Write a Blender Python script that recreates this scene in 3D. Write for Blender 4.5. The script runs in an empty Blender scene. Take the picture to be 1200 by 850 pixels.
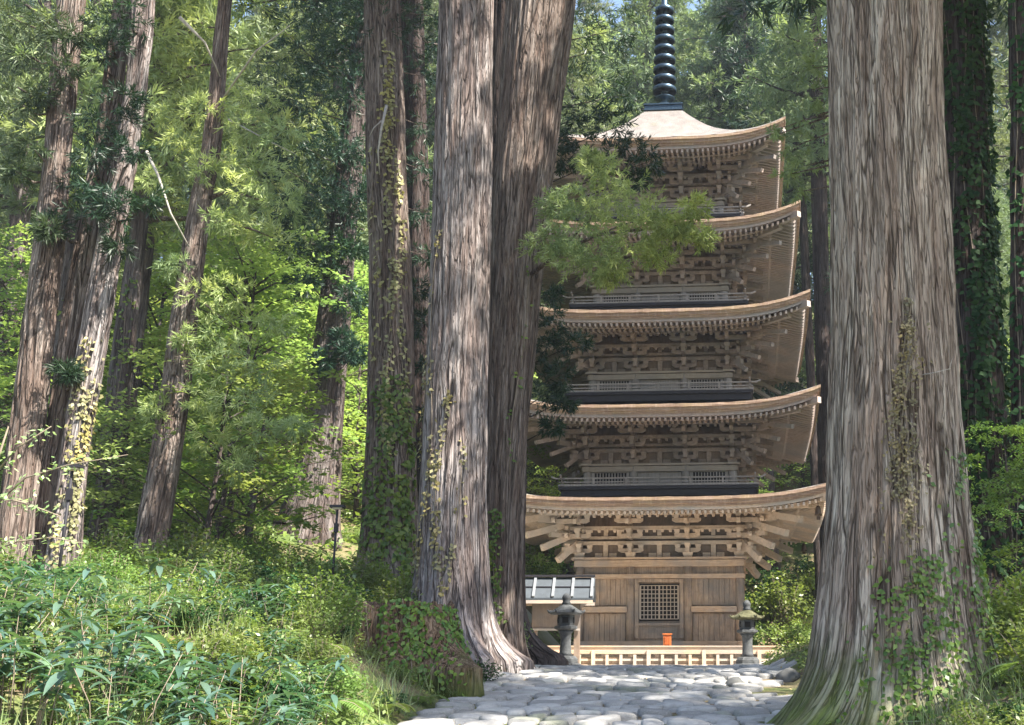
import bpy, math, random
import numpy as np
from mathutils import Vector, Matrix
random.seed(7)
rng = np.random.default_rng(11)
PI = math.pi
R = math.radians
sc = bpy.context.scene
col = sc.collection

# ------------------------------------------------------------------ camera
FPX, CX, CY, PITCH, EYE = 1378.0, 775.0, 425.0, R(15.2), 1.6
cam_d = bpy.data.cameras.new('camera'); cam = bpy.data.objects.new('camera', cam_d); col.objects.link(cam)
cam.location = (0, 0, EYE); cam.rotation_euler = (PI/2 + PITCH, 0, 0)
cam_d.sensor_width = 36; cam_d.lens = FPX/1200*36; cam_d.shift_x = -(CX-600)/1200; cam_d.clip_end = 2000
sc.camera = cam
cT, sT = math.cos(PITCH), math.sin(PITCH)

def at(u, v, Y):
    """the place in the world that the photograph shows at (u, v), Y metres ahead"""
    k = (CY - v)/FPX
    # yc/zc = k ; yc=-Y s+Z c ; zc = Y c + Z s
    Z = Y*(k*cT + sT)/(cT - k*sT)
    zc = Y*cT + Z*sT
    return Vector(((u-CX)/FPX*zc, Y, Z+EYE))
def ppm(v, Y):
    k = (CY - v)/FPX
    Z = Y*(k*cT + sT)/(cT - k*sT)
    return FPX/(Y*cT + Z*sT)

# ------------------------------------------------------------------ noise
def vnoise(x, y, seed=0):
    x = np.asarray(x, float); y = np.asarray(y, float)
    xi = np.floor(x).astype(np.int64); yi = np.floor(y).astype(np.int64)
    fx = x-xi; fy = y-yi
    fx = fx*fx*(3-2*fx); fy = fy*fy*(3-2*fy)
    def h(a, b):
        n = (a*374761393 + b*668265263 + seed*974634777) & 0x7fffffff
        n = ((n ^ (n >> 13))*1274126177) & 0x7fffffff
        return ((n ^ (n >> 16)) & 0xffff)/65535.0
    return (h(xi, yi)*(1-fx)+h(xi+1, yi)*fx)*(1-fy) + (h(xi, yi+1)*(1-fx)+h(xi+1, yi+1)*fx)*fy
def fbm(x, y, seed=0, o=3):
    s = 0; a = 1; t = 0
    for i in range(o):
        s = s + a*vnoise(np.asarray(x)*2**i, np.asarray(y)*2**i, seed+i); t += a; a *= .5
    return s/t
def pnoise(th, z, nth, zc, seed):
    """noise round a trunk, periodic in the angle"""
    x = np.mod(th/(2*PI)*nth, nth); xi = np.floor(x).astype(np.int64); fx = x-xi; fx = fx*fx*(3-2*fx)
    a = vnoise(np.mod(xi, nth)*1.0, z/zc, seed); b = vnoise(np.mod(xi+1, nth)*1.0, z/zc, seed)
    return a*(1-fx)+b*fx

def gz(x, y):
    """height of the forest floor"""
    x = np.asarray(x, float); y = np.asarray(y, float)
    yy = np.clip(y, -40, 400)
    base = np.where(yy < 19, 0.087*yy, 1.653+0.23*(1-np.exp(-np.maximum(yy-19, 0)/2.6)))
    base = np.where(yy < 0, 0.087*yy, base)
    d = np.maximum(0, -2.85-x); e = np.maximum(0, x-2.0)
    left = 1.28*(1-np.exp(-d/1.9)) + .02*d
    right = 1.0*(1-np.exp(-e/1.7)) + .03*e
    near = np.clip((34-yy)/8, 0, 1)                      # level court round the tower
    court = np.clip((np.abs(x-.3)-7.0)/4, 0, 1)
    f = np.maximum(near, court)
    slopeL = np.clip(d/6, 0, 1)*np.maximum(0, yy-26)*.30
    slopeR = np.clip((e-6)/6, 0, 1)*np.maximum(0, yy-18)*.26
    back = np.maximum(0, yy-49)*.56
    h = base + (left+right)*f + np.maximum(np.maximum(slopeL, slopeR), back)
    h = np.where(h > 40, 40+(h-40)*.2, h)
    out = np.clip(np.maximum(d, e)/1.5, 0, 1)
    h = h + (fbm(x*.6+40, y*.6, 5)-.5)*.35*out
    return h
def G(x, y): return float(gz(x, y))

# ------------------------------------------------------------------ objects
def tag(o, label=None, cat=None, group=None, kind=None):
    if label: o['label'] = label
    if cat: o['category'] = cat
    if group: o['group'] = group
    if kind: o['kind'] = kind
    return o
def empty(name, loc, label, cat, group=None, rz=0):
    o = bpy.data.objects.new(name, None); col.objects.link(o)
    o.location = loc; o.rotation_euler = (0, 0, rz); o.empty_display_size = .3
    return tag(o, label, cat, group)
def link(name, me, mat, parent=None, loc=None):
    if mat is not None and not me.materials: me.materials.append(mat)
    o = bpy.data.objects.new(name, me); col.objects.link(o)
    if parent is not None: o.parent = parent
    if loc is not None: o.location = loc
    return o
def copy_tree(o, parent=None):
    c = o.copy(); col.objects.link(c); c.parent = parent
    for ch in list(o.children): copy_tree(ch, c)
    return c

class MB:
    def __init__(s): s.v = []; s.f = []; s.sm = []
    def add(s, vs, fs, smooth=False):
        n = len(s.v); s.v.extend([tuple(p) for p in vs]); s.f.extend([tuple(i+n for i in q) for q in fs]); s.sm.extend([smooth]*len(fs)); return s
    def box(s, c, d, rot=None, T=None, top=1.0, bot=1.0):
        x, y, z = d[0]/2, d[1]/2, d[2]/2
        P = [Vector((sx*x*(top if sz > 0 else bot), sy*y*(top if sz > 0 else bot), sz*z)) for sz in (-1, 1) for sy in (-1, 1) for sx in (-1, 1)]
        if rot is not None: P = [rot @ p for p in P]
        P = [p+Vector(c) for p in P]
        if T: P = [T(p) for p in P]
        return s.add(P, [(0, 2, 3, 1), (4, 5, 7, 6), (0, 1, 5, 4), (2, 6, 7, 3), (0, 4, 6, 2), (1, 3, 7, 5)])
    def beam(s, a, b, w, h, T=None, w2=None, h2=None):
        a = Vector(a); b = Vector(b)
        if T: a = T(a); b = T(b)
        d = (b-a).normalized(); up = Vector((0, 0, 1))
        r = d.cross(up)
        if r.length < 1e-3: r = Vector((1, 0, 0))
        r.normalize(); u = r.cross(d)
        w2 = w2 or w; h2 = h2 or h
        P = []
        for p, ww, hh in ((a, w, h), (b, w2, h2)):
            for sx, sz in ((-1, -1), (1, -1), (1, 1), (-1, 1)): P.append(p+r*(sx*ww/2)+u*(sz*hh/2))
        return s.add(P, [(0, 1, 2, 3), (7, 6, 5, 4), (0, 4, 5, 1), (1, 5, 6, 2), (2, 6, 7, 3), (3, 7, 4, 0)])
    def tube(s, pts, rad, n=8, smooth=True, cap=True):
        pts = [Vector(p) for p in pts]; V = []; F = []
        for i, p in enumerate(pts):
            d = (pts[min(i+1, len(pts)-1)]-pts[max(i-1, 0)]).normalized()
            r = d.cross(Vector((0.03, 1, 0.02))); 
            if r.length < .05: r = d.cross(Vector((1, 0, 0)))
            r.normalize(); u = r.cross(d)
            rr = rad[i] if hasattr(rad, '__len__') else rad
            for k in range(n):
                t = 2*PI*k/n; V.append(p+r*(math.cos(t)*rr)+u*(math.sin(t)*rr))
        for i in range(len(pts)-1):
            for k in range(n):
                a = i*n+k; b = i*n+(k+1) % n; F.append((a, b, b+n, a+n))
        if cap: F.append(tuple(range(n-1, -1, -1))); F.append(tuple(range((len(pts)-1)*n, len(pts)*n)))
        return s.add(V, F, smooth)
    def lathe(s, prof, c=(0, 0, 0), n=24, smooth=True, rot0=0.0):
        V = []; F = []
        for r, z in prof:
            for k in range(n):
                t = 2*PI*k/n+rot0; V.append((c[0]+math.cos(t)*r, c[1]+math.sin(t)*r, c[2]+z))
        m = len(prof)
        for i in range(m-1):
            for k in range(n):
                a = i*n+k; b = i*n+(k+1) % n; F.append((a, b, b+n, a+n))
        F.append(tuple(range(n-1, -1, -1))); F.append(tuple(range((m-1)*n, m*n)))
        return s.add(V, F, smooth)
    def mesh(s, name):
        me = bpy.data.meshes.new(name); me.from_pydata(s.v, [], s.f)
        me.polygons.foreach_set('use_smooth', s.sm); me.update(); return me
    def build(s, name, mat, parent=None, loc=None): return link(name, s.mesh(name), mat, parent, loc)

def np_mesh(name, V, F, tint=None, smooth=False, vec=None):
    """V (n,3), F (m,k) arrays"""
    me = bpy.data.meshes.new(name)
    m, k = F.shape
    me.vertices.add(len(V)); me.vertices.foreach_set('co', np.ascontiguousarray(V, np.float32).ravel())
    me.loops.add(m*k); me.loops.foreach_set('vertex_index', np.ascontiguousarray(F, np.int32).ravel())
    me.polygons.add(m); me.polygons.foreach_set('loop_start', np.arange(0, m*k, k, dtype=np.int32))
    me.polygons.foreach_set('use_smooth', np.full(m, smooth))
    if tint is not None:
        a = me.attributes.new('tint', 'FLOAT', 'POINT'); a.data.foreach_set('value', np.ascontiguousarray(tint, np.float32))
    if vec is not None:
        a = me.attributes.new('bark', 'FLOAT_VECTOR', 'POINT'); a.data.foreach_set('vector', np.ascontiguousarray(vec, np.float32).ravel())
    me.update(calc_edges=True); me.validate()
    return me

# ------------------------------------------------------------------ materials
class NT:
    def __init__(s, name):
        s.m = bpy.data.materials.new(name); s.m.use_nodes = True; s.t = s.m.node_tree; s.t.nodes.clear()
        s.out = s.n('ShaderNodeOutputMaterial')
    def n(s, typ, **kw):
        o = s.t.nodes.new(typ)
        for k, v in kw.items(): setattr(o, k, v)
        return o
    def l(s, a, b): s.t.links.new(a, b)
    def val(s, inp, v):
        if isinstance(v, bpy.types.NodeSocket): s.l(v, inp)
        elif isinstance(v, tuple) and len(v) == 3 and inp.type == 'RGBA': inp.default_value = (*v, 1)
        else: inp.default_value = v
    def math(s, op, a, b=0.0, clamp=False):
        o = s.n('ShaderNodeMath', operation=op); o.use_clamp = clamp; s.val(o.inputs[0], a); s.val(o.inputs[1], b); return o.outputs[0]
    def mix(s, f, a, b, mode='MIX'):
        o = s.n('ShaderNodeMix', data_type='RGBA', blend_type=mode); s.val(o.inputs[0], f); s.val(o.inputs[6], a); s.val(o.inputs[7], b); return o.outputs[2]
    def noise(s, vec, scale=5, detail=3, rough=.5, mul=None, dist=0):
        if mul is not None:
            mp = s.n('ShaderNodeMapping'); s.l(vec, mp.inputs[0]); mp.inputs['Scale'].default_value = mul; vec = mp.outputs[0]
        o = s.n('ShaderNodeTexNoise'); s.l(vec, o.inputs['Vector']); o.inputs['Scale'].default_value = scale
        o.inputs['Detail'].default_value = detail; o.inputs['Roughness'].default_value = rough; o.inputs['Distortion'].default_value = dist
        return o.outputs['Fac']
    def ramp(s, f, stops):
        o = s.n('ShaderNodeValToRGB'); s.l(f, o.inputs[0]); e = o.color_ramp.elements
        while len(e) < len(stops): e.new(.5)
        for i, (p, c) in enumerate(stops): e[i].position = p; e[i].color = (*c, 1) if len(c) == 3 else c
        return o.outputs[0]
    def step(s, f, a, b):
        o = s.n('ShaderNodeMapRange'); s.l(f, o.inputs[0]); o.inputs[1].default_value = a; o.inputs[2].default_value = b; o.clamp = True; return o.outputs[0]
    def obj(s): return s.n('ShaderNodeTexCoord').outputs['Object']
    def world(s): return s.n('ShaderNodeNewGeometry').outputs['Position']
    def attr(s, name): return s.n('ShaderNodeAttribute', attribute_name=name)
    def bsdf(s, colr, rough=.8, bump=None, bs=.3, bd=.02, metal=0, spec=.3):
        b = s.n('ShaderNodeBsdfPrincipled'); s.val(b.inputs['Base Color'], colr); s.val(b.inputs['Roughness'], rough)
        b.inputs['Metallic'].default_value = metal; b.inputs['Specular IOR Level'].default_value = spec
        if bump is not None:
            k = s.n('ShaderNodeBump'); k.inputs['Strength'].default_value = bs; k.inputs['Distance'].default_value = bd
            s.l(bump, k.inputs['Height']); s.l(k.outputs[0], b.inputs['Normal'])
        return b.outputs[0]
    def done(s, sh): s.l(sh, s.out.inputs[0]); return s.m

def leaf_mat(name, c1, c2, trans=.4, rough=.45, spec=.4, c3=None, tcol=None, nscale=.35):
    t = NT(name)
    tint = t.attr('tint').outputs['Fac']
    c = t.mix(tint, c1, c2)
    n = t.noise(t.world(), nscale, 2)
    c = t.mix(t.step(n, .40, .66), c, t.mix(1.0, c, c3 or (1.3, 1.15, .8), 'MULTIPLY'))
    rnd = t.n('ShaderNodeObjectInfo').outputs['Random']
    hs = t.n('ShaderNodeHueSaturation'); t.l(c, hs.inputs['Color'])
    t.l(t.math('ADD', t.math('MULTIPLY', rnd, .035), .483), hs.inputs['Hue'])
    t.l(t.math('ADD', t.math('MULTIPLY', rnd, .5), .78), hs.inputs['Value'])
    c = hs.outputs[0]
    b = t.bsdf(c, rough, spec=spec)
    tr = t.n('ShaderNodeBsdfTranslucent'); t.l(t.mix(1.0, c, tcol or (1.25, 1.3, .8), 'MULTIPLY'), tr.inputs[0])
    mx = t.n('ShaderNodeMixShader'); mx.inputs[0].default_value = trans; t.l(b, mx.inputs[1]); t.l(tr.outputs[0], mx.inputs[2])
    return t.done(mx.outputs[0])

def wood_mat(name, ca, cb, cdark, grain=(6, 6, 6), stain=.5, rough=.85):
    t = NT(name); o = t.obj()
    n1 = t.noise(o, 1.0, 4, .6, mul=grain)
    n2 = t.noise(o, 1.1, 3, .6)
    n3 = t.noise(o, 7, 3, .65)
    c = t.mix(t.step(n1, .3, .7), ca, cb)
    c = t.mix(t.math('MULTIPLY', t.step(n2, .45, .75), stain), c, cdark)
    c = t.mix(t.math('MULTIPLY', t.step(n3, .5, .75), stain*.6), c, cdark)
    n4 = t.noise(o, .55, 4, .65); lum = sum(ca)/3*1.08
    c = t.mix(t.math('MULTIPLY', t.step(n4, .42, .62), .62), c, (lum*1.03, lum, lum*.97))
    return t.done(t.bsdf(c, rough, n1, .5, .012))

def plain(name, c, rough=.7, metal=0, var=.25, scale=8, spec=.3, bump=.2):
    t = NT(name); n = t.noise(t.obj(), scale, 4, .6)
    cc = t.mix(t.step(n, .3, .7), tuple(x*(1-var) for x in c), tuple(x*(1+var) for x in c))
    return t.done(t.bsdf(cc, rough, n, bump, .01, metal, spec))

def bark_mat(name, light, mid, dark, red, moss_top=None, moss=(.06, .085, .015), patch=.5):
    t = NT(name); v = t.attr('bark').outputs['Vector']
    f1 = t.noise(v, 1, 6, .72, mul=(34, 34, 2.0), dist=.6)         # fine strips
    def crack(mul, w):
        n = t.noise(v, 1, 2, .55, mul=mul, dist=.5)
        return t.step(t.math('ABSOLUTE', t.math('SUBTRACT', n, .5)), 0.0, w)
    k1 = crack((9, 9, .5), .030); k2 = crack((30, 30, 2.2), .05)
    f2 = t.noise(v, 1, 2, .5, mul=(7, 7, .6), dist=.6)            # broad strips
    f3 = t.noise(v, 1, 3, .6, mul=(70, 70, 5))
    p = t.noise(v, .9, 3, .6, mul=(1.3, 1.3, .5))
    c = t.ramp(f1, [(.24, dark), (.37, red), (.48, mid), (.68, light)])
    c2 = t.mix(t.step(f2, .38, .62), t.mix(1.0, c, (.58, .5, .47), 'MULTIPLY'), c)
    c2 = t.mix(t.math('MULTIPLY', t.step(p, .45, .7), patch), c2, t.mix(.55, c2, red))
    c2 = t.mix(t.math('MULTIPLY', t.step(f3, .4, .75), .22), c2, light)
    ck = t.math('MULTIPLY', k1, t.math('ADD', t.math('MULTIPLY', k2, .6), .4))
    c2 = t.mix(t.math('MULTIPLY', t.math('SUBTRACT', 1.0, ck), .88), c2, dark)
    if moss_top is not None:
        z = t.n('ShaderNodeSeparateXYZ'); t.l(t.world(), z.inputs[0])
        h = t.math('ADD', z.outputs[2], t.math('MULTIPLY', t.noise(t.world(), 1.6, 4, .6), -1.6))
        mk = t.step(h, moss_top[1]-.8, moss_top[0]-.8)
        mc = t.mix(t.step(t.noise(t.world(), 6, 4), .35, .65), moss, tuple(q*2.1 for q in moss))
        c2 = t.mix(t.math('MULTIPLY', mk, .92), c2, mc)
    hgt = t.math('ADD', t.math('ADD', f1, t.math('MULTIPLY', f3, .35)), t.math('ADD', t.math('MULTIPLY', k1, 1.3), t.math('MULTIPLY', k2, .6)))
    return t.done(t.bsdf(c2, .92, hgt, 1.0, .035, spec=.12))

M = {}
M['bark_big'] = bark_mat('bark_big', (.54, .475, .40), (.38, .325, .27), (.05, .034, .024), (.19, .135, .095), (1.0, 2.2))
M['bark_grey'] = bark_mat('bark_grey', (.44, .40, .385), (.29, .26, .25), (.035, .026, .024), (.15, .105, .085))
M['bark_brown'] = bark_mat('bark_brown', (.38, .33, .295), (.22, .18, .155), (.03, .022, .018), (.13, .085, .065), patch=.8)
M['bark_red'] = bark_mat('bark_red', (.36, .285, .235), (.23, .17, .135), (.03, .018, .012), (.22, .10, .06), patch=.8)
M['bark_shaded'] = bark_mat('bark_shaded', (.13, .11, .105), (.08, .065, .06), (.015, .011, .01), (.06, .035, .025))  # dark bark copy; the shade on rear and edge trunks is in its colour
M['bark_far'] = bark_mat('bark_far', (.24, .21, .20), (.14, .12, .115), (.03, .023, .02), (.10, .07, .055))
M['twig'] = plain('twig', (.20, .16, .12), .9)
M['pale_twig'] = plain('pale_twig', (.34, .31, .27), .8)
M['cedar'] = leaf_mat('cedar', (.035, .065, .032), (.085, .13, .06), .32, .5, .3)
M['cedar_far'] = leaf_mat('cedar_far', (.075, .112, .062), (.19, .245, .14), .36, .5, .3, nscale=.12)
M['cedar_dark'] = leaf_mat('cedar_dark', (.012, .032, .019), (.026, .060, .032), .22, .45, .35)  # shaded foliage copy: the dark of the inner clumps is put into the colour
M['cedar_sunlit'] = leaf_mat('cedar_sunlit', (.13, .19, .08), (.37, .44, .23), .42, .5, .3)  # sunlit foliage copy: bright sun on the boughs is put into the colour
M['maple'] = leaf_mat('maple', (.125, .19, .065), (.30, .38, .15), .5, .45, .35, nscale=.2)
M['bush'] = leaf_mat('bush', (.07, .12, .03), (.18, .25, .075), .42, .4, .45, nscale=.8)
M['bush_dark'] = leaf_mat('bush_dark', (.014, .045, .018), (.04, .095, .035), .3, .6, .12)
M['sasa'] = leaf_mat('sasa', (.035, .08, .065), (.10, .165, .135), .3, .3, .6, tcol=(1.2, 1.4, .5), nscale=2)
M['sasa_pale'] = leaf_mat('sasa_pale', (.13, .20, .10), (.26, .31, .17), .35, .35, .5, nscale=2)
M['cover'] = leaf_mat('cover', (.07, .12, .03), (.20, .27, .085), .4, .42, .4, nscale=.9)
M['dry'] = leaf_mat('dry', (.28, .22, .12), (.45, .38, .22), .3, .6, .2)
M['vine'] = leaf_mat('vine', (.05, .11, .02), (.15, .22, .045), .35, .4, .4, nscale=1.5)
M['vine_dry'] = leaf_mat('vine_dry', (.13, .12, .06), (.25, .23, .12), .2, .5, .3, nscale=1.5)
# ------------------------------------------------------------------ foliage arrays
def unit(n, r=rng):
    a = r.normal(size=(n, 3)); return a/np.linalg.norm(a, axis=1)[:, None]
def blades(C, Dn, L, W, tint, r=rng, fold=0):
    """one thin triangle-pair (kite) per row: base C, direction Dn"""
    n = len(C); side = np.cross(Dn, unit(n, r)); side /= np.linalg.norm(side, axis=1)[:, None]+1e-9
    L = np.broadcast_to(L, n)[:, None]; W = np.broadcast_to(W, n)[:, None]
    V = np.stack([C, C+Dn*L*.45+side*W*.5, C+Dn*L, C+Dn*L*.45-side*W*.5], 1).reshape(-1, 3)
    return V, np.arange(n*4).reshape(-1, 4), np.repeat(tint, 4)
def kites(C, N, L, W, tint, r=rng, droop=0.0):
    """leaves lying across normal N"""
    n = len(C); d = np.cross(N, unit(n, r)); d /= np.linalg.norm(d, axis=1)[:, None]+1e-9
    d[:, 2] -= droop; d /= np.linalg.norm(d, axis=1)[:, None]
    s = np.cross(N, d); s /= np.linalg.norm(s, axis=1)[:, None]+1e-9
    L = np.broadcast_to(L, n)[:, None]; W = np.broadcast_to(W, n)[:, None]
    V = np.stack([C, C+d*L*.4+s*W*.5, C+d*L, C+d*L*.4-s*W*.5], 1).reshape(-1, 3)
    return V, np.arange(n*4).reshape(-1, 4), np.repeat(tint, 4)
def join(parts):
    V = []; F = []; T = []; k = 0
    for v, f, t in parts: V.append(v); F.append(f+k); T.append(t); k += len(v)
    return np.concatenate(V), np.concatenate(F), np.concatenate(T)
def puffs(C, Rr, msub, nb, L, W, r=rng, flat=.55, out=.6, down=.1):
    """cedar foliage: clumps of pompoms of needle-like blades"""
    C = np.asarray(C, float); n = len(C); Rr = np.broadcast_to(Rr, n)
    S = np.repeat(C, msub, 0); rr = np.repeat(Rr, msub)
    off = unit(n*msub, r)*(r.random(n*msub)**.45)[:, None]; off[:, 2] *= flat
    S = S+off*rr[:, None]
    ts = np.clip(r.random(n*msub)*.7+off[:, 2]*.25+.15, 0, 1)
    tw = off*1.0+unit(n*msub, r)*.6; tw[:, 2] -= down; tw /= np.linalg.norm(tw, axis=1)[:, None]
    B = np.repeat(S, nb, 0); TW = np.repeat(tw, nb, 0); q = r.random(n*msub*nb)
    B = B+TW*(q*np.repeat(rr, nb)*.62)[:, None]
    D = unit(n*msub*nb, r)*(.85-.3*q)[:, None]+TW*.75; D[:, 2] -= down*.5; D /= np.linalg.norm(D, axis=1)[:, None]
    LL = L*(.6+.7*r.random(len(B)))
    t = np.clip(np.repeat(ts, nb)+(r.random(len(B))-.5)*.35, 0, 1)
    return blades(B, D, LL, W, t, r)

def limb_pts(p0, az, L, up, droop, n=6, r=rng):
    P = [np.array(p0, float)]
    d = np.array([math.cos(az), math.sin(az), up])
    for i in range(n):
        d = d+np.array([r.normal()*.12, r.normal()*.12, -droop/n+r.normal()*.06]); d /= np.linalg.norm(d)
        P.append(P[-1]+d*L/n)
    return P

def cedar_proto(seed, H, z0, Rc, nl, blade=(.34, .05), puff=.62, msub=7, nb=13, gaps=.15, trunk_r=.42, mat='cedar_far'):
    """(trunk mesh, crown mesh) of a tall cedar"""
    r = np.random.default_rng(seed); mb = MB(); C = []; Rr = []
    nz = 14; lx, ly = r.normal()*.02, r.normal()*.02
    pts = [(lx*z, ly*z, z) for z in np.linspace(-1.5, H*.97, nz)]
    mb.tube(pts, [trunk_r*(1-.93*max(0, z[2])/H)**.85*(1.5 if z[2] < .2 else 1) for z in pts], 12)
    tm = bark_tube_mesh(mb)
    for i in range(nl):
        q = (i+r.random())/nl; z = z0+(H-z0)*q**.92
        if r.random() < gaps*(1-q): continue
        L = Rc*(1-q)**.62*(.6+.55*r.random())+.35
        P = limb_pts((lx*z, ly*z, z), i*2.4+r.random(), L, .25+.25*q, .55*(1-q)+.1, 6, r)
        mb.tube(P, [.075*(1-k/7)*(L/4)**.6+.008 for k in range(7)], 4)
        for k in range(2, 7):
            if r.random() < .12: continue
            for w in range(2 if L > 2 else 1):
                C.append(P[k]+r.normal(size=3)*np.array([.38, .38, .14])*min(1, L/3)); Rr.append(puff*(.6+.6*r.random())*min(1, .5+L/5))
    V, F, T = puffs(C, np.array(Rr), msub, nb, blade[0], blade[1], r)
    return bark_tube_mesh(mb), np_mesh('crown', V, F, T), M[mat]
def bark_tube_mesh(mb):
    me = mb.mesh('trunk'); co = np.array(mb.v)
    a = me.attributes.new('bark', 'FLOAT_VECTOR', 'POINT'); a.data.foreach_set('vector', co.astype(np.float32).ravel()); return me

def broad_proto(seed, H, Rc, ns, per, leaf=(.16, .10), mat='maple', z0=.35, disk=.75, tilt=.35):
    r = np.random.default_rng(seed); mb = MB(); parts = []
    mb.tube([(0, 0, -.6), (.05, 0, H*.3), (.12, .1, H*.6), (.1, .1, H*.9)], [.10, .08, .055, .02], 7)
    C = []
    for i in range(ns):
        q = r.random()**.8; z = H*(z0+(1-z0)*q); rad = Rc*math.sqrt(max(.05, 1-((q-.35)/.75)**2))*(.35+.7*r.random())
        az = i*2.4+r.random(); c = np.array([math.cos(az)*rad, math.sin(az)*rad, z])
        C.append(c)
        if i % 3 == 0: mb.tube([(.1, .05, max(H*.2, z-rad*.45)), (c[0]*.5, c[1]*.5, z-rad*.12), tuple(c)], [.035, .02, .006], 4)
    C = np.array(C); n = ns*per
    S = np.repeat(C, per, 0); sz = np.repeat(disk*(.6+.7*r.random(ns)), per)
    a = r.random(n)*2*PI; q = r.random(n)**.5*sz
    tiltv = np.repeat(r.normal(size=(ns, 2))*.18, per, 0)
    off = np.stack([np.cos(a)*q, np.sin(a)*q, np.zeros(n)], 1); off[:, 2] = off[:, 0]*tiltv[:, 0]+off[:, 1]*tiltv[:, 1]-q*q*.18+r.normal(size=n)*.045
    N = np.stack([r.normal(size=n)*tilt, r.normal(size=n)*tilt, np.ones(n)], 1); N /= np.linalg.norm(N, axis=1)[:, None]
    t = np.clip(np.repeat(r.random(ns), per)*.6+r.random(n)*.4, 0, 1)
    V, F, T = kites(S+off, N, leaf[0]*(.7+.6*r.random(n)), leaf[1], t, r, .15)
    return bark_tube_mesh(mb), np_mesh('crown', V, F, T), M[mat]

def bush_proto(seed, H, Rc, n, leaf, mat, flat=.9, stems=9, droop=.35):
    r = np.random.default_rng(seed); mb = MB()
    tips = []
    for i in range(stems*3):
        a = r.random()*2*PI; q = r.random()**.6*Rc; h = H*(.45+.6*r.random())*(1-.35*(q/Rc)**2)
        tips.append((math.cos(a)*q, math.sin(a)*q, h))
        if i < stems*2: mb.tube([(math.cos(a)*q*.2, math.sin(a)*q*.2, -.1), (math.cos(a)*q*.6, math.sin(a)*q*.6, h*.6), tips[-1]], [.012, .008, .003], 4)
    tips = np.array(tips); k = r.integers(0, len(tips), n)
    C = tips[k]*np.array([1, 1, 1])*(1-(.55*r.random(n)**1.6)[:, None]*np.array([.45, .45, 1]))+r.normal(size=(n, 3))*np.array([.11, .11, .06])*Rc*1.2
    C[:, 2] = np.maximum(C[:, 2], .02)
    N = r.normal(size=(n, 3))*.45+np.array([0, 0, 1]); N /= np.linalg.norm(N, axis=1)[:, None]
    t = np.clip((r.random(len(tips))*.6)[k]+r.random(n)*.4, 0, 1)
    V, F, T = kites(C, N, leaf[0]*(.6+.7*r.random(n)), leaf[1], t, r, droop)
    return mb.mesh('stem'), np_mesh('foliage', V, F, T), M[mat]

def strip_leaf(base, d, L, W, droop, r):
    """a long folded leaf as two rows of quads"""
    d = np.array(d, float); d /= np.linalg.norm(d); s = np.cross(d, [0, 0, 1]); s /= np.linalg.norm(s)+1e-9
    n = 5; V = []; F = []; p = np.array(base, float); prof = [.25, .85, 1, .8, .45, .02]
    for i in range(n+1):
        w = W*prof[i]/2; u = np.cross(s, d); V += [p-s*w-u*w*.0+u*w*.35, p, p+s*w+u*w*.35]
        d = d+np.array([0, 0, -droop/n]); d /= np.linalg.norm(d); p = p+d*L/n
    for i in range(n):
        a = i*3; F += [(a, a+1, a+4, a+3), (a+1, a+2, a+5, a+4)]
    return V, F
def sasa_proto(seed, H, mat, nst=5, L=.30, W=.072):
    r = np.random.default_rng(seed); mb = MB(); V = []; F = []; T = []
    for s in range(nst):
        a = r.random()*2*PI; q = .25*r.random()+.03; lean = .1+.35*r.random(); h = H*(.6+.5*r.random())
        top = np.array([math.cos(a)*(q+lean*h), math.sin(a)*(q+lean*h), h])
        mb.tube([(math.cos(a)*q, math.sin(a)*q, -.1), (math.cos(a)*(q+lean*h*.35), math.sin(a)*(q+lean*h*.35), h*.6), tuple(top)], [.006, .005, .003], 4)
        nl = r.integers(5, 8); a0 = r.random()*6
        for k in range(nl):
            az = a0+k*2*PI/nl*.85+r.normal()*.2; el = .25+r.normal()*.25
            back = top-np.array([0, 0, 1])*r.random()*.12
            v, f = strip_leaf(back, (math.cos(az), math.sin(az), el), L*(.7+.6*r.random()), W*(.8+.4*r.random()), .45+.6*r.random(), r)
            n0 = len(V); V += v; F += [tuple(i+n0 for i in q_) for q_ in f]; T += [r.random()]*len(v)
    return mb.mesh('stem'), np_mesh('leaves', np.array(V), np.array(F), np.array(T), True), M[mat]
def fern_proto(seed, nfr=9, L=.55):
    r = np.random.default_rng(seed); C = []; D = []; LL = []; mb = MB()
    for i in range(nfr):
        az = i*2*PI/nfr+r.normal()*.2; d = np.array([math.cos(az), math.sin(az), 1.1+.3*r.random()]); d /= np.linalg.norm(d); p = np.zeros(3); pts = [p.copy()]
        Lf = L*(.7+.5*r.random()); n = 22
        for k in range(n):
            p = p+d*Lf/n; d = d+np.array([0, 0, -1.9/n]); d /= np.linalg.norm(d); pts.append(p.copy())
            s = np.cross(d, [0, 0, 1]); s /= np.linalg.norm(s)+1e-9
            w = .30*Lf*math.sin(PI*(k+1.5)/(n+2))**.8
            for sg in (-1, 1):
                dd = s*sg+d*.35; C.append(p); D.append(dd/np.linalg.norm(dd)); LL.append(w)
        mb.tube(pts[::4], .004, 4)
    C = np.array(C); D = np.array(D); n = len(C)
    V, F, T = kites(C, np.tile([0, 0, 1.], (n, 1))+r.normal(size=(n, 3))*.1, np.array(LL), .035, r.random(n)*.6+.2, r)
    # orient along D
    s = np.cross(D, [0, 0, 1.]); s /= np.linalg.norm(s, axis=1)[:, None]+1e-9; LLc = np.array(LL)[:, None]
    V = np.stack([C, C+D*LLc*.35+s*.017, C+D*LLc+np.array([0, 0, -.02]), C+D*LLc*.35-s*.017], 1).reshape(-1, 3)
    return mb.mesh('stem'), np_mesh('fronds', V, F, T), M['bush']

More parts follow.
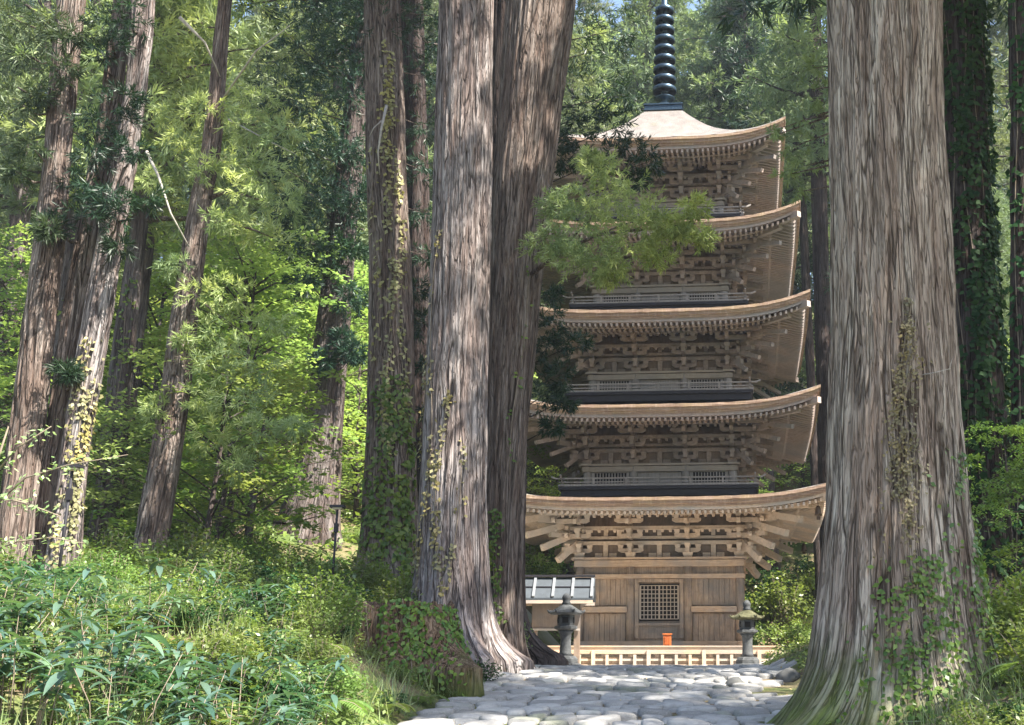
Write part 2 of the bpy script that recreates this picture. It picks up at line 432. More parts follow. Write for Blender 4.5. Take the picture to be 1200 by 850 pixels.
# ------------------------------------------------------------------ big measured trunks
class Trunk:
    hmin = -.18
    def __init__(s, Y, pts, top=30, flare=.5, fh=.5, lobes=7, seed=1, taper=.5, ground=None, flute=.05, wob=.02):
        s.Y = Y; s.seed = seed
        P = []
        for u, v, w in pts:
            p = at(u, v, Y); P.append((p.z, p.x, w/ppm(v, Y)/2))
        P.sort()
        # run on below the ground and above the frame
        z, x, r_ = P[0]; sx = (P[1][1]-x)/(P[1][0]-z)
        s.gz = G(x, Y) if ground is None else ground
        if z > s.gz: P.insert(0, (s.gz-1.2, x-sx*(z-s.gz+1.2)*.6, r_*1.03))
        z, x, r_ = P[-1]; sx = (P[-1][1]-P[-3][1])/(P[-1][0]-P[-3][0])
        P.append((top, x+sx*(top-z)*.8, max(.05, r_*(1-taper*(top-z)/20))))
        s.P = np.array(P); s.top = top; s.flare = flare; s.fh = fh; s.lobes = lobes; s.flute = flute
        r = np.random.default_rng(seed); s.ph = r.random(4)*6.28
    def c(s, z): return np.interp(z, s.P[:, 0], s.P[:, 1])
    def rad(s, z): return np.interp(z, s.P[:, 0], s.P[:, 2])
    def r(s, th, z, fine=True):
        r0 = s.rad(z); h = np.maximum(z-s.gz, s.hmin)
        fl = np.exp(-h/s.fh)
        lobe = .55+.45*np.cos(s.lobes*th+s.ph[0]+1.2*np.sin(2*th+s.ph[1]))
        lobe = lobe*(.6+.8*pnoise(th, z*0, 9, 1, s.seed+3))
        k = r0*(1+s.flare*fl*lobe*1.6+s.flare*.3*fl)
        fld = .5+.5*np.cos(th*s.lobes*1.0+s.ph[0])
        k = k+r0*s.flute*(pnoise(th, z, 9, 3.0, s.seed)-.5)*2+r0*s.flute*.5*(pnoise(th+.03*z, z, 22, 2.2, s.seed+1)-.5)*2
        if fine:
            n3 = pnoise(th, z+3*pnoise(th, z, 12, 1.5, s.seed+8), int(2*PI*r0.max()/.085) if hasattr(r0, 'max') else 60, 1.1, s.seed+2)
            n4 = pnoise(th, z, int(2*PI*r0.max()/.04) if hasattr(r0, 'max') else 120, .45, s.seed+4)
            k = k+.045*(1-np.abs(2*n3-1))**.6-.03+.022*(n4-.5)
        return k
    def pt(s, th, z, off=0.0, fine=False):
        rr = s.r(th, z, fine)+off
        return np.stack([s.c(z)+np.sin(th)*rr, s.Y-np.cos(th)*rr, z], -1)      # th=0 faces the lens
    def mesh(s, na=160, dz=.07, ztop=None):
        z = np.arange(s.gz-1.1, (ztop or s.top), dz)
        zz, tt = np.meshgrid(z, np.arange(na)/na*2*PI, indexing='ij')
        V = s.pt(tt.ravel(), zz.ravel(), 0, True)
        nz = len(z); i = np.arange(nz-1)[:, None]*na; j = np.arange(na)[None]; j2 = (j+1) % na
        F = np.stack([i+j, i+j2, i+j2+na, i+j+na], -1).reshape(-1, 4)
        r0 = s.rad(zz.ravel()); cyl = np.stack([np.sin(tt.ravel())*r0.mean(), -np.cos(tt.ravel())*r0.mean(), zz.ravel()], 1)+s.seed*3.1
        return np_mesh('trunk', V, F, None, True, cyl)

def vine(tr, name, label, cols_, mat, leaf=(.06, .05), parent=None, lift=.03, spread=.12, stem=True):
    """leaves climbing a trunk; cols_ = [(th0, z0, z1, n, drift, spread)]"""
    parts = []; mb = MB()
    for th0, z0, z1, n, dr, sp in cols_:
        z = z0+(z1-z0)*rng.random(n); z.sort()
        m = th0+dr*(z-z0)/(z1-z0)+.18*np.sin(z*1.3+th0*7)
        th = m+rng.normal(size=n)*sp
        keep = vnoise(th*5, z*2.2, 77) > .34
        th = th[keep]; z = z[keep]; k = len(z)
        P = tr.pt(th, z, lift+.03*rng.random(k))
        N = np.stack([np.sin(th), -np.cos(th), np.full(k, .35)], 1)+rng.normal(size=(k, 3))*.45
        N /= np.linalg.norm(N, axis=1)[:, None]
        parts.append(kites(P, N, leaf[0]*(.6+.8*rng.random(k)), leaf[1], rng.random(k), rng, .4))
        if stem:
            zs = np.linspace(z0, z1, 24); ts = th0+dr*(zs-z0)/(z1-z0)+.18*np.sin(zs*1.3+th0*7)
            mb.tube([tuple(p) for p in tr.pt(ts, zs, .012)], .009, 4)
    V, F, T = join(parts)
    o = empty(name, (float(tr.c(z0)), tr.Y, float(z0)), label, 'vine')
    for nm, me, mt in (('leaves', np_mesh('vine_leaves', V, F, T), M[mat]), ('stem', mb.mesh('vine_stem'), M['twig'])):
        if nm == 'stem' and not stem: continue
        c = link(nm, me, mt, o); c.matrix_parent_inverse = Matrix.Translation(-o.location)
    return o

def child_world(c, root):
    c.parent = root; c.matrix_parent_inverse = (Matrix.Translation(root.location) @ Matrix.Rotation(root.rotation_euler.z, 4, 'Z')).inverted(); return c

def px_clumps(L):
    """[(u, v, Y, r_px)] -> centres, radii"""
    C = []; Rr = []
    for u, v, Y, rp in L: C.append(tuple(at(u, v, Y))); Rr.append(rp/ppm(v, Y))
    return np.array(C), np.array(Rr)
# ------------------------------------------------------------------ five-storey pagoda
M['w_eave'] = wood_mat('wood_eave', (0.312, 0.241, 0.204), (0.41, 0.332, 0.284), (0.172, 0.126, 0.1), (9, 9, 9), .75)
M['w_rafter'] = wood_mat('wood_rafter', (0.328, 0.249, 0.212), (0.426, 0.34, 0.296), (0.189, 0.134, 0.108), (10, 10, 10), .7)  # upper rafters, darkened: shade under the eaves is mixed into the colour
M['w_wall'] = wood_mat('wood_wall', (.26, .18, .125), (.46, .345, .25), (.09, .058, .04), (26, 26, 1.6), .75)
M['w_beam'] = wood_mat('wood_beam', (.40, .27, .175), (.56, .41, .29), (.18, .11, .07), (1.5, 30, 30), .6)
M['w_grey'] = wood_mat('wood_grey', (.24, .21, .19), (.38, .345, .32), (.13, .10, .085), (22, 22, 2), .5)
M['w_greybeam'] = wood_mat('wood_greybeam', (.30, .245, .195), (.40, .34, .28), (.17, .12, .085), (2, 22, 22), .5)
M['w_black'] = plain('w_black', (.020, .018, .022), .6)
M['w_bracket'] = wood_mat('wood_bracket', (0.254, 0.19, 0.156), (0.377, 0.296, 0.252), (0.107, 0.075, 0.058), (12, 12, 12), .8)  # upper-storey copy, its colour lowered to carry the shade up there
M['w_low_lit'] = wood_mat('wood_low_lit', (0.47, 0.354, 0.265), (0.62, 0.495, 0.387), (0.23, 0.16, 0.108), (12, 12, 12), .7)  # paler copy: light bounced onto the lowest storey is painted into the wood
M['w_pale'] = wood_mat('wood_pale', (.38, .29, .205), (.50, .40, .30), (.24, .165, .11), (20, 20, 2), .35)
M['w_ceil'] = wood_mat('wood_ceiling', (.29, .225, .18), (.38, .30, .25), (.17, .125, .095), (10, 10, 10), .5)
M['w_dark_shade'] = wood_mat('wood_dark_shade', (.15, .105, .075), (.24, .175, .13), (.07, .047, .033), (14, 14, 3), .6)  # dark wood; behind the brackets its darkness paints the recess shade
M['dark'] = plain('dark', (.012, .010, .009), .9)  # near-black panels stand for the unlit insides behind openings
M['orange'] = plain('orange', (.42, .12, .03), .6)
M['paper'] = plain('paper', (.75, .66, .50), .8)
M['bronze'] = plain('bronze', (.035, .06, .085), .38, .7, .35, 14, .5)
M['bell'] = plain('bell', (.09, .06, .04), .5, .6)
def roof_mat():
    t = NT('shingle'); o = t.obj(); n = t.noise(o, 3, 4, .6); m = t.noise(o, 24, 3, .6); k = t.noise(o, 1, 2, .5, mul=(1, 1, 60))
    c = t.mix(t.step(n, .3, .7), (.125, .115, .11), (.205, .19, .18)); c = t.mix(t.math('MULTIPLY', t.step(m, .4, .7), .5), c, (.20, .16, .125))
    c = t.mix(t.math('MULTIPLY', t.step(t.noise(o, 1.7, 3), .62, .75), .6), c, (.15, .15, .06))
    h = t.math('ADD', k, m); return t.done(t.bsdf(c, .9, h, .8, .03))
M['shingle'] = roof_mat()
def edge_mat():
    t = NT('shingle_edge'); o = t.obj(); k = t.noise(o, 1, 2, .5, mul=(1.5, 1.5, 70)); n = t.noise(o, 2.2, 4, .6); g = t.noise(o, 1, 3, .6, mul=(14, 14, 1))
    c = t.mix(t.step(k, .35, .65), (.20, .125, .09), (.38, .27, .205)); c = t.mix(t.math('MULTIPLY', t.step(n, .45, .7), .5), c, (.34, .25, .13))
    c = t.mix(t.math('MULTIPLY', t.step(g, .5, .75), .35), c, (.62, .50, .40))
    return t.done(t.bsdf(c, .9, k, .7, .02))
M['shingle_edge'] = edge_mat()

ZG = 1.92
PX, PY, PA = .12, 39.7, R(4.2)
pag = empty('pagoda', (PX, PY, ZG), 'tall five-storey weathered wooden pagoda with stacked upswept roofs in the forest clearing', 'pagoda', rz=-PA)
ROUT = [5.28, 5.06, 4.86, 4.66, 4.28]
BODY = [2.50, 2.33, 2.22, 2.13, 2.03]
ZE = [6.86, 9.72, 12.80, 15.82, 18.92]
LIFT = [.40, .52, .54, .58, .60]
ZT = [z-1.42 for z in ZE]; ZT[0] = 5.30
ZB = [2.62]+[z-.74 for z in ZT[1:]]

def S(k):                         # (x across, o outward, z) on side k -> local
    c, s = [(1, 0), (0, 1), (-1, 0), (0, -1)][k]
    def T(p):
        x, y = p[0], -p[1]
        return Vector((x*c-y*s, x*s+y*c, p[2]))
    return T
SIDES = [S(k) for k in range(4)]
def off(o): o.location = (0, 0, -ZG); return o

for i in range(5):
    Ro, b, zE, zt, zb, Lf = ROUT[i], BODY[i], ZE[i], ZT[i], ZB[i], LIFT[i]
    Ri = BODY[i+1]+.25 if i < 4 else .70
    rise = [.36, .52, .66, .76, 2.78][i]
    lw = M['w_low_lit'] if i == 0 else M['w_bracket']
    le = M['w_low_lit'] if i == 0 else M['w_rafter']
    def lift(x, m): 
        t = min(1, abs(x)/max(m, .01)); return Lf*t**4.0*max(0, min(1, (m-b*.8)/(Ro-b*.8)))**1.4
    def zund(x, m): return zE-.42+(Ro-m)*.20+lift(x, m)
    def ztop(x, m, s): return zE+rise*((.62*s+.38*s*s) if i < 4 else (.42*s+.58*s**2.2))+lift(x, m)
    # roof: top sheet, layered edge, underside boards
    mb = MB(); ed = MB(); ub = MB(); kb = MB()
    nt, ns = 44, 12
    for T in SIDES:
        V = []; 
        for a in range(ns+1):
            s = a/ns; m = Ro+(Ri-Ro)*s
            for c in range(nt+1):
                x = (2*c/nt-1)*m; V.append(T((x, m, ztop(x, m, s)+(.006*math.sin(c*2.1+i)+.008*math.sin(c*5.3+2*i))*(1 if a == 0 else .3))))
        F = [(a*(nt+1)+c, a*(nt+1)+c+1, (a+1)*(nt+1)+c+1, (a+1)*(nt+1)+c) for a in range(ns) for c in range(nt)]
        mb.add(V, F, True)
        # thick edge in three courses
        prof = [(0, 0), (-.01, -.09), (-.05, -.10), (-.06, -.19), (-.10, -.20), (-.115, -.27)]
        V = []
        for dm, dz in prof:
            m = Ro+dm
            for c in range(nt+1):
                x = (2*c/nt-1)*m; V.append(T((x, m, ztop((2*c/nt-1)*Ro, Ro, 0)+dz+.006*math.sin(c*3.7+dz*40))))
        F = [(a*(nt+1)+c, (a+1)*(nt+1)+c, (a+1)*(nt+1)+c+1, a*(nt+1)+c+1) for a in range(len(prof)-1) for c in range(nt)]
        ed.add(V, F)
        # light eave board under the courses
        prof = [(-.115, -.27), (-.15, -.27), (-.15, -.365), (-.26, -.365), (-.26, -.34)]
        V = []
        for dm, dz in prof:
            m = Ro+dm
            for c in range(nt+1):
                x = (2*c/nt-1)*m; V.append(T((x, m, ztop((2*c/nt-1)*Ro, Ro, 0)+dz-.003)))
        F = [(a*(nt+1)+c, (a+1)*(nt+1)+c, (a+1)*(nt+1)+c+1, a*(nt+1)+c+1) for a in range(len(prof)-1) for c in range(nt)]
        kb.add(V, F)
        V = []; nu = 8
        for a in range(nu+1):
            m = Ro-.24+(b-.15-(Ro-.24))*a/nu
            for c in range(nt+1):
                x = (2*c/nt-1)*m; V.append(T((x, m, zund(x, m)+.03)))
        F = [(a*(nt+1)+c, (a+1)*(nt+1)+c, (a+1)*(nt+1)+c+1, a*(nt+1)+c+1) for a in range(nu) for c in range(nt)]
        ub.add(V, F)
    roof = off(mb.build('roof', M['shingle'], pag))
    names = ['lowest', 'second', 'middle', 'fourth', 'topmost']
    roof['label'] = names[i]+' shingled roof with upswept corners'
    ed.build('roof_edge', M['shingle_edge'], roof); kb.build('eave_board', le, roof); ub.build('eave_ceiling', M['w_ceil'], roof)
    # rafters, two tiers, and hip rafters
    rf = MB(); ff = MB(); hp = MB()
    m1 = Ro-.98
    for T in SIDES:
        n = int(Ro/.17)
        for q in range(-n, n+1):
            x = q*.17+.02
            if abs(x) < m1-.1:
                s0 = max(b-.2, abs(x)+.02)
                pts = [s0+(m1-s0)*e for e in (0, .5, 1)]
                for a_, b_ in zip(pts, pts[1:]): rf.beam((x, a_, zund(x, a_)-.12), (x, b_, zund(x, b_)-.12), .08, .13, T)
            if abs(x) < Ro-.28:
                s0 = max(m1-.12, abs(x)+.02); s1 = Ro-.17
                if s1-s0 > .05: ff.beam((x, s0, zund(x, s0)-.045), (x, s1, zund(x, s1)-.05), .075, .11, T, .066, .10)
        # the board on the ends of the lower rafters
        for c in range(24):
            xa, xb = (2*c/24-1)*m1, (2*(c+1)/24-1)*m1
            hp.beam((xa, m1+.03, zund(xa, m1)-.075), (xb, m1+.03, zund(xb, m1)-.075), .09, .055, T)
        T2 = T
        dd = [b-.1, b+.8, m1, m1+.35, Ro-.02]
        for a_, b_ in zip(dd[:2]+[dd[2]], dd[1:3]+[dd[3]]): hp.beam((a_, a_, zund(a_, a_)-.16), (b_, b_, zund(b_, b_)-.16), .17, .20, T2)
        hp.beam((m1-.1, m1-.1, zund(m1, m1)-.02), (Ro-.06, Ro-.06, zund(Ro-.06, Ro-.06)-.04), .16, .19, T2)
    rf.build('rafters', le, roof); ff.build('flying_rafters', le, roof); hp.build('hip_rafters', le, roof)
    # wind bells under the corners
    for k in range(4 if i == 0 else 0):
        bl = MB(); p = SIDES[k]((Ro-.42, Ro-.42, 0)); z = zund(Ro-.4, Ro-.4)-.14
        bl.lathe([(.0, .0), (.05, -.02), (.08, -.10), (.095, -.22), (.12, -.30), (.10, -.30), (.0, -.24)], (p.x, p.y, z-.10), 12)
        bl.tube([(p.x, p.y, z+.02), (p.x, p.y, z-.11)], .012, 5); bl.box((p.x, p.y, z-.47), (.11, .012, .10)); bl.tube([(p.x, p.y, z-.3), (p.x, p.y, z-.46)], .006, 4)
        off(bl.build('wind_bell', M['bell'], pag))
    # --- wall
    zh = zund(0, b)-.1
    wm = M['w_wall'] if i == 0 else M['w_grey']
    bm_ = M['w_beam'] if i == 0 else M['w_greybeam']
    w = MB()
    w.box((0, 0, (zb+zt)/2), (2*b-.10, 2*b-.10, zt-zb))
    wall = off(w.build('wall', wm, pag))
    up = MB(); up.box((0, 0, (zt+zh)/2), (2*b-.16, 2*b-.16, zh-zt+.3)); off(up.build('upper_wall', M['w_dark_shade'], pag))  # shade between the brackets is painted by this dark wall colour
    cols = [-b, -b*.36, b*.36, b]
    for k, T in enumerate(SIDES):
        for x in cols[:-1]:
            cm = MB(); p = T((x, b, 0)); cm.lathe([(.135, zb-.02), (.135, zt)], (p.x, p.y, 0), 12); cm.build('column', wm, wall)
    bb = MB()
    for T in SIDES:
        for z, h, o in ([(zt-.10, .17, .10), (zb+.10, .14, .10)] if i else [(zt-.12, .20, .12), (zt-.52, .13, .11), (zb+.10, .18, .12)]):
            bb.box((0, b+.03, z), (2*b+.34, o+.10, h), T=T)
        bb.box((0, b+.02, zt+.035), (2*b+.5, .34, .065), T=T)
    bb.build('beam', bm_, wall)
    if i == 0:
        for k, T in enumerate(SIDES):
            hw = b*.36
            fr = MB(); z0, z1 = zb+.28, zt-.60
            for sx in (-1, 1): fr.box((sx*(hw-.20), b+.02, (z0+z1)/2), (.12, .12, z1-z0), T=T)
            for sx in (-1, 1): fr.box((sx*(hw-.08), b+.00, (z0+z1)/2), (.10, .08, z1-z0), T=T)
            fr.box((0, b+.025, z1-.05), (2*hw-.28, .125, .10), T=T); fr.box((0, b+.025, z0+.42), (2*hw-.28, .10, .08), T=T); fr.box((0, b-.045, z0+.20), (2*hw-.3, .08, .42), T=T)
            d = fr.build('door', M['w_wall'], wall)
            off_ = MB(); off_.box((0, b-.035, (z0+.38+z1)/2), (2*hw-.56, .03, z1-z0-.66), T=T); d2 = off_.build('door_shade', M['dark'], wall)  # flat dark panel paints the shade behind the lattice
            la = MB(); lw_ = 2*hw-.62; za, zc_ = z0+.58, z1-.20
            for q in range(11): la.box((-lw_/2+lw_*q/10, b+.035, (za+zc_)/2), (.026 if q % 5 else .05, .035, zc_-za), T=T)
            for q in range(9): la.box((0, b+.032, za+(zc_-za)*q/8), (lw_, .024, .024), T=T)
            la.build('lattice', M['w_pale'], wall)
            for sx in (-1, 1):
                cx_ = sx*(b+hw)/2; pw = b-hw-.30
                pn = MB(); n = 8
                for q in range(n): pn.box((cx_-pw/2+pw*(q+.5)/n, b-.030+.006*((q*7) % 3), (zb+1.28+zt-.58)/2), (pw/n-.012, .05, zt-.58-zb-1.28), T=T)
                for q in range(n): pn.box((cx_-pw/2+pw*(q+.5)/n, b-.032+.005*((q*5) % 3), zb+.60), (pw/n-.010, .05, .84), T=T)
                for xx in (-.5, .5, .02): pn.box((cx_+xx*(pw-.02), b-.002, (zb+1.28+zt-.58)/2), (.07, .055, zt-.58-zb-1.28), T=T)
                pn.build('wall_panel', M['w_wall'], wall)
                rl = MB(); rl.box((cx_, b+.05, zb+1.15), (b-hw-.20, .20, .17), T=T); rl.build('waist_rail', M['w_beam'], wall)
    else:
        for k, T in enumerate(SIDES):
            hw = b*.36; z0, z1 = zb+.17, zt-.19
            dr = MB()
            for sx in (-1, 1):
                for q in range(2): dr.box((sx*(hw-.14)*(.25+.5*q), b-.015, (z0+z1)/2), ((hw-.14)*.5-.012, .05, z1-z0), T=T)
            dr.build('door', M['w_grey'], wall)
            for sx in (-1, 1):
                cx_ = sx*(b+hw)/2; pw = b-hw-.34
                wn = MB(); wn.box((cx_, b-.02, (z0+z1)/2), (pw, .05, z1-z0-.02), T=T); wr = wn.build('window', M['dark'], wall)
                sl = MB()
                for q in range(12): sl.box((cx_-pw/2+pw*(q+.5)/12, b+.025, (z0+z1)/2), (.034, .04, z1-z0), T=T)
                for zz in (z0, (z0+z1)/2, z1): sl.box((cx_, b+.028, zz), (pw+.08, .05, .04), T=T)
                for xx in (-.5, .5): sl.box((cx_+xx*pw, b+.03, (z0+z1)/2), (.06, .06, z1-z0+.06), T=T)
                sl.build('window_bars', M['w_grey'], wall)
    # --- balcony
    if i:
        q = b+.82; zd = zb-.02
        dk = MB(); dk.box((0, 0, zd-.05), (2*q, 2*q, .10)); dk.box((0, 0, zd-.20), (2*q-.16, 2*q-.16, .20)); 
        bal = off(dk.build('balcony', M['w_black'], pag))
        rl = MB(); rb = q-.10
        for T in SIDES:
            for zz, ww, ex in ((zd+.05, .06, .12), (zd+.15, .035, .10), (zd+.27, .045, .22)): rl.box((0, rb, zz), (2*rb+2*ex, ww, ww), T=T)
            for xx in np.linspace(-rb, rb, 7): rl.box((xx, rb, zd+.13), (.06, .06, .26), T=T)
            for sx in (-1, 1): rl.beam((sx*(rb+.20), rb, zd+.27), (sx*(rb+.34), rb, zd+.33), .05, .05, T)
        rl.build('railing', M['w_grey'], bal)
    else:
        dk = MB(); dk.box((0, 0, zb-.06), (2*b+2.0, 2*b+2.0, .10)); dk.box((0, 0, zb-.16), (2*b+1.86, 2*b+1.86, .12))
        for T in SIDES:
            for xx in np.linspace(-3.2, 3.2, 9): dk.box((xx, b+.86, 2.16), (.13, .13, .56), T=T)
        off(dk.build('veranda', M['w_wall'], pag))
        dk = MB(); dk.box((0, 0, 2.2), (2*b+.6, 2*b+.6, .72)); off(dk.build('plinth', plain('plinth', (.30, .28, .25), .9), pag))
    # --- bracket sets
    st = .36; zs = (zund(0, b+1.1)-.20-zt)/3.0
    def arm(mbx, T, x, o, z, L, h=.13):
        v = [(-L/2, -.055, h/2), (L/2, -.055, h/2), (L/2, -.055, -.01), (L/2-.10, -.055, -h/2), (-L/2+.10, -.055, -h/2), (-L/2, -.055, -.01)]
        P = [T((x+p[0], o+p[1], z+p[2])) for p in v]+[T((x+p[0], o-p[1], z+p[2])) for p in v]
        mbx.add(P, [(0, 1, 2, 3, 4, 5), (11, 10, 9, 8, 7, 6)]+[(a, a+6, (a+1) % 6+6, (a+1) % 6) for a in range(6)])
    def blk(mbx, T, x, o, z, w=.19, h=.12): mbx.box((x, o, z), (w, w, h), T=T, bot=.68)
    for k, T in enumerate(SIDES):
        for ci, x in enumerate(cols):
            if ci == 3: continue
            g = MB(); corner = ci == 0
            blk(g, T, x, b, zt+.14, .34, .17)
            for s in range(3):
                o = b+st*(s+1); z = zt+.16+zs*(s+.30)
                if not corner:
                    g.box((x, (b+o)/2, z), (.12, o-b+.12, .14), T=T)
                    arm(g, T, x, b+st*s if s else b+.02, z, .80+.10*(s == 2)); 
                    for dx in (-.32, 0, .32): blk(g, T, x+dx, b+st*s, z+.125)
                    blk(g, T, x, o, z+.125)
                else:
                    # corner: arms along both walls and on the diagonal
                    T3 = SIDES[(k+3) % 4]
                    for TT, sg in ((T, -1), (T3, 1)):
                        g.box((sg*b, (b+o)/2, z), (.12, o-b+.1, .14), T=TT); blk(g, TT, sg*b, o, z+.125)
                        arm(g, TT, sg*(b+st*s*.5), b+st*s, z, .75+st*s); blk(g, TT, sg*(b-.30), b+st*s, z+.125); blk(g, TT, sg*(b+st*s), b+st*s, z+.125)
                    g.beam((-b, b, z), (-o-.12, o+.12, z), .15, .15, T); blk(g, T, -o, o, z+.125)
            if not corner:
                arm(g, T, x, b+st*3, zt+.16+zs*2.80, 1.0)
                for dx in (-.38, 0, .38): blk(g, T, x+dx, b+st*3, zt+.16+zs*2.80+.12)
                g.beam((x, b+.2, zt+.16+zs*2.75), (x, b+st*3+.28, zt+.16+zs*2.08), .11, .15, T)   # tail rafter
            else:
                T3 = SIDES[(k+3) % 4]
                for TT, sg in ((T, -1), (T3, 1)):
                    arm(g, TT, sg*(b+.55), b+st*3, zt+.16+zs*2.80, 1.5)
                    for dx in (0, .36, .72, 1.05): blk(g, TT, sg*(b+dx-.02), b+st*3, zt+.16+zs*2.80+.12)
                    g.beam((sg*b, b+.2, zt+.16+zs*2.75), (sg*b, b+st*3+.30, zt+.16+zs*2.08), .11, .15, TT)
                for e in range(4):
                    g.beam((-b-.1, b+.1, zt+.40+zs*(e*.8+.3)), (-(b+.62+.42*e), b+.62+.42*e, zt-.12+zs*(e*.8+.15)), .17 if i == 0 else .12, .20 if i == 0 else .13, T)
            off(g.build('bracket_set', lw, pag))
    pl = MB(); zp = lambda s: zt+.16+zs*(s+.30)+.125+.06+.055
    for T in SIDES:
        for s in range(3): 
            o = b+st*s; pl.box((0, o, zp(s)), (2*o+.5, .11, .11), T=T)
        o = b+st*3; pl.box((0, o, zt+.16+zs*2.80+.235), (2*o+.7, .13, .12), T=T)
        for s, dz in ((1, -.10), (2, -.10)):
            o = b+st*s; n = int(2*o/.24)
            for q in range(n+1): pl.box((-o+2*o*q/n, o, zp(s)+dz+.015), (.11, .16, .09), T=T, bot=.7)
        n = int(2*(b+st*3)/.22)
        for q in range(n+1): pl.box((-(b+st*3)+2*(b+st*3)*q/n, b+st*3, zt+.16+zs*2.80+.145), (.11, .17, .08), T=T, bot=.7)
        # slatted cove between the last two purlins
        n = int(2*(b+.5)/.115)
        for q in range(n+1):
            x = -(b+.5)+2*(b+.5)*q/n
            pl.beam((x, b+st*2+.04, zp(2)-.02), (x, b+st*3-.05, zt+.16+zs*2.80+.20), .04, .035, T)
        # struts between the columns
        for x in (-b*.68, 0, b*.68):
            pl.box((x, b-.04, zt+.30), (.15, .10, .42), T=T); pl.box((x, b-.02, zt+.52), (.26, .16, .11), T=T, bot=.65)
            pl.box((x, b-.04, zt+.86), (.13, .08, .20), T=T); pl.box((x, b-.02, zt+.98), (.22, .14, .09), T=T, bot=.65)
            for dx in (-.22, .22): pl.box((x+dx, b-.06, zt+.16), (.24, .06, .12), T=T)
        pl.box((0, b-.05, zt+.70), (2*b, .08, .09), T=T)
    off(pl.build('purlins', lw, pag))

# finial
zf = ZE[4]+2.78
f = MB(); f.box((0, 0, zf+.0), (1.30, 1.30, .10)); off(f.build('finial_seat', M['w_pale'], pag))
f = MB(); f.box((0, 0, zf+.17), (1.36, 1.36, .20)); f.box((0, 0, zf+.30), (1.44, 1.44, .05)); f.box((0, 0, zf+.085), (1.42, 1.42, .05))
f.lathe([(.50, .33), (.47, .45), (.36, .55), (.20, .61), (.15, .63), (.14, .75), (.30, .80), (.40, .86), (.30, .88), (.13, .92), (.12, 6.4), (.03, 6.9), (0.001, 7.0)], (0, 0, zf), 24)
fin = off(f.build('finial', M['bronze'], pag))
for k in range(9):
    r_ = MB(); z = zf+1.20+.42*k; q = .42-.012*k
    r_.lathe([(q, -.085), (q+.03, -.06), (q+.03, .06), (q, .085), (q-.07, .08), (q-.07, -.08), (q, -.085)], (0, 0, z), 28)
    for a in range(8): r_.beam((0, 0, z), (math.cos(a*PI/4)*(q-.02), math.sin(a*PI/4)*(q-.02), z), .05, .06)
    r_.lathe([(.12, -.14), (.16, -.1), (.16, .1), (.12, .14)], (0, 0, z), 14)
    r_.build('ring', M['bronze'], fin)
f = MB(); f.lathe([(.02, 0), (.2, .12), (.25, .28), (.15, .45), (.05, .55), (.12, .7), (.16, .85), (.05, 1.02), (.01, 1.1)], (0, 0, zf+5.6), 16); f.build('finial_jewel', M['bronze'], fin)
# ------------------------------------------------------------------ ground, path
def ground_mat():
    t = NT('forest_floor'); w = t.world()
    a = t.noise(w, .5, 4, .6); b = t.noise(w, 5, 4, .65); c = t.noise(w, 28, 3, .6)
    k = t.mix(t.step(b, .35, .65), (.10, .072, .045), (.19, .14, .085)); k = t.mix(t.math('MULTIPLY', t.step(c, .45, .65), .6), k, (.27, .20, .12))
    k = t.mix(t.step(a, .42, .6), k, t.mix(t.step(c, .35, .65), (.045, .075, .018), (.10, .14, .03)))
    return t.done(t.bsdf(k, .95, t.math('ADD', b, t.math('MULTIPLY', c, .4)), .8, .08))
xs = np.concatenate([np.linspace(-320, -32, 34), np.linspace(-30, 24, 136), np.linspace(27, 320, 34)])
ys = np.concatenate([np.linspace(-60, 2, 12), np.linspace(3, 60, 150), np.linspace(62, 420, 46)])
xx, yy = np.meshgrid(xs, ys)
V = np.stack([xx.ravel(), yy.ravel(), gz(xx.ravel(), yy.ravel())], 1)
nx, ny = len(xs), len(ys); i = np.arange(ny-1)[:, None]*nx; j = np.arange(nx-1)[None]
F = np.stack([i+j, i+j+1, i+j+1+nx, i+j+nx], -1).reshape(-1, 4)
o = link('ground', np_mesh('ground', V, F, None, True), ground_mat()); tag(o, kind='structure', label='forest floor of earth and moss under the trees', cat='ground')

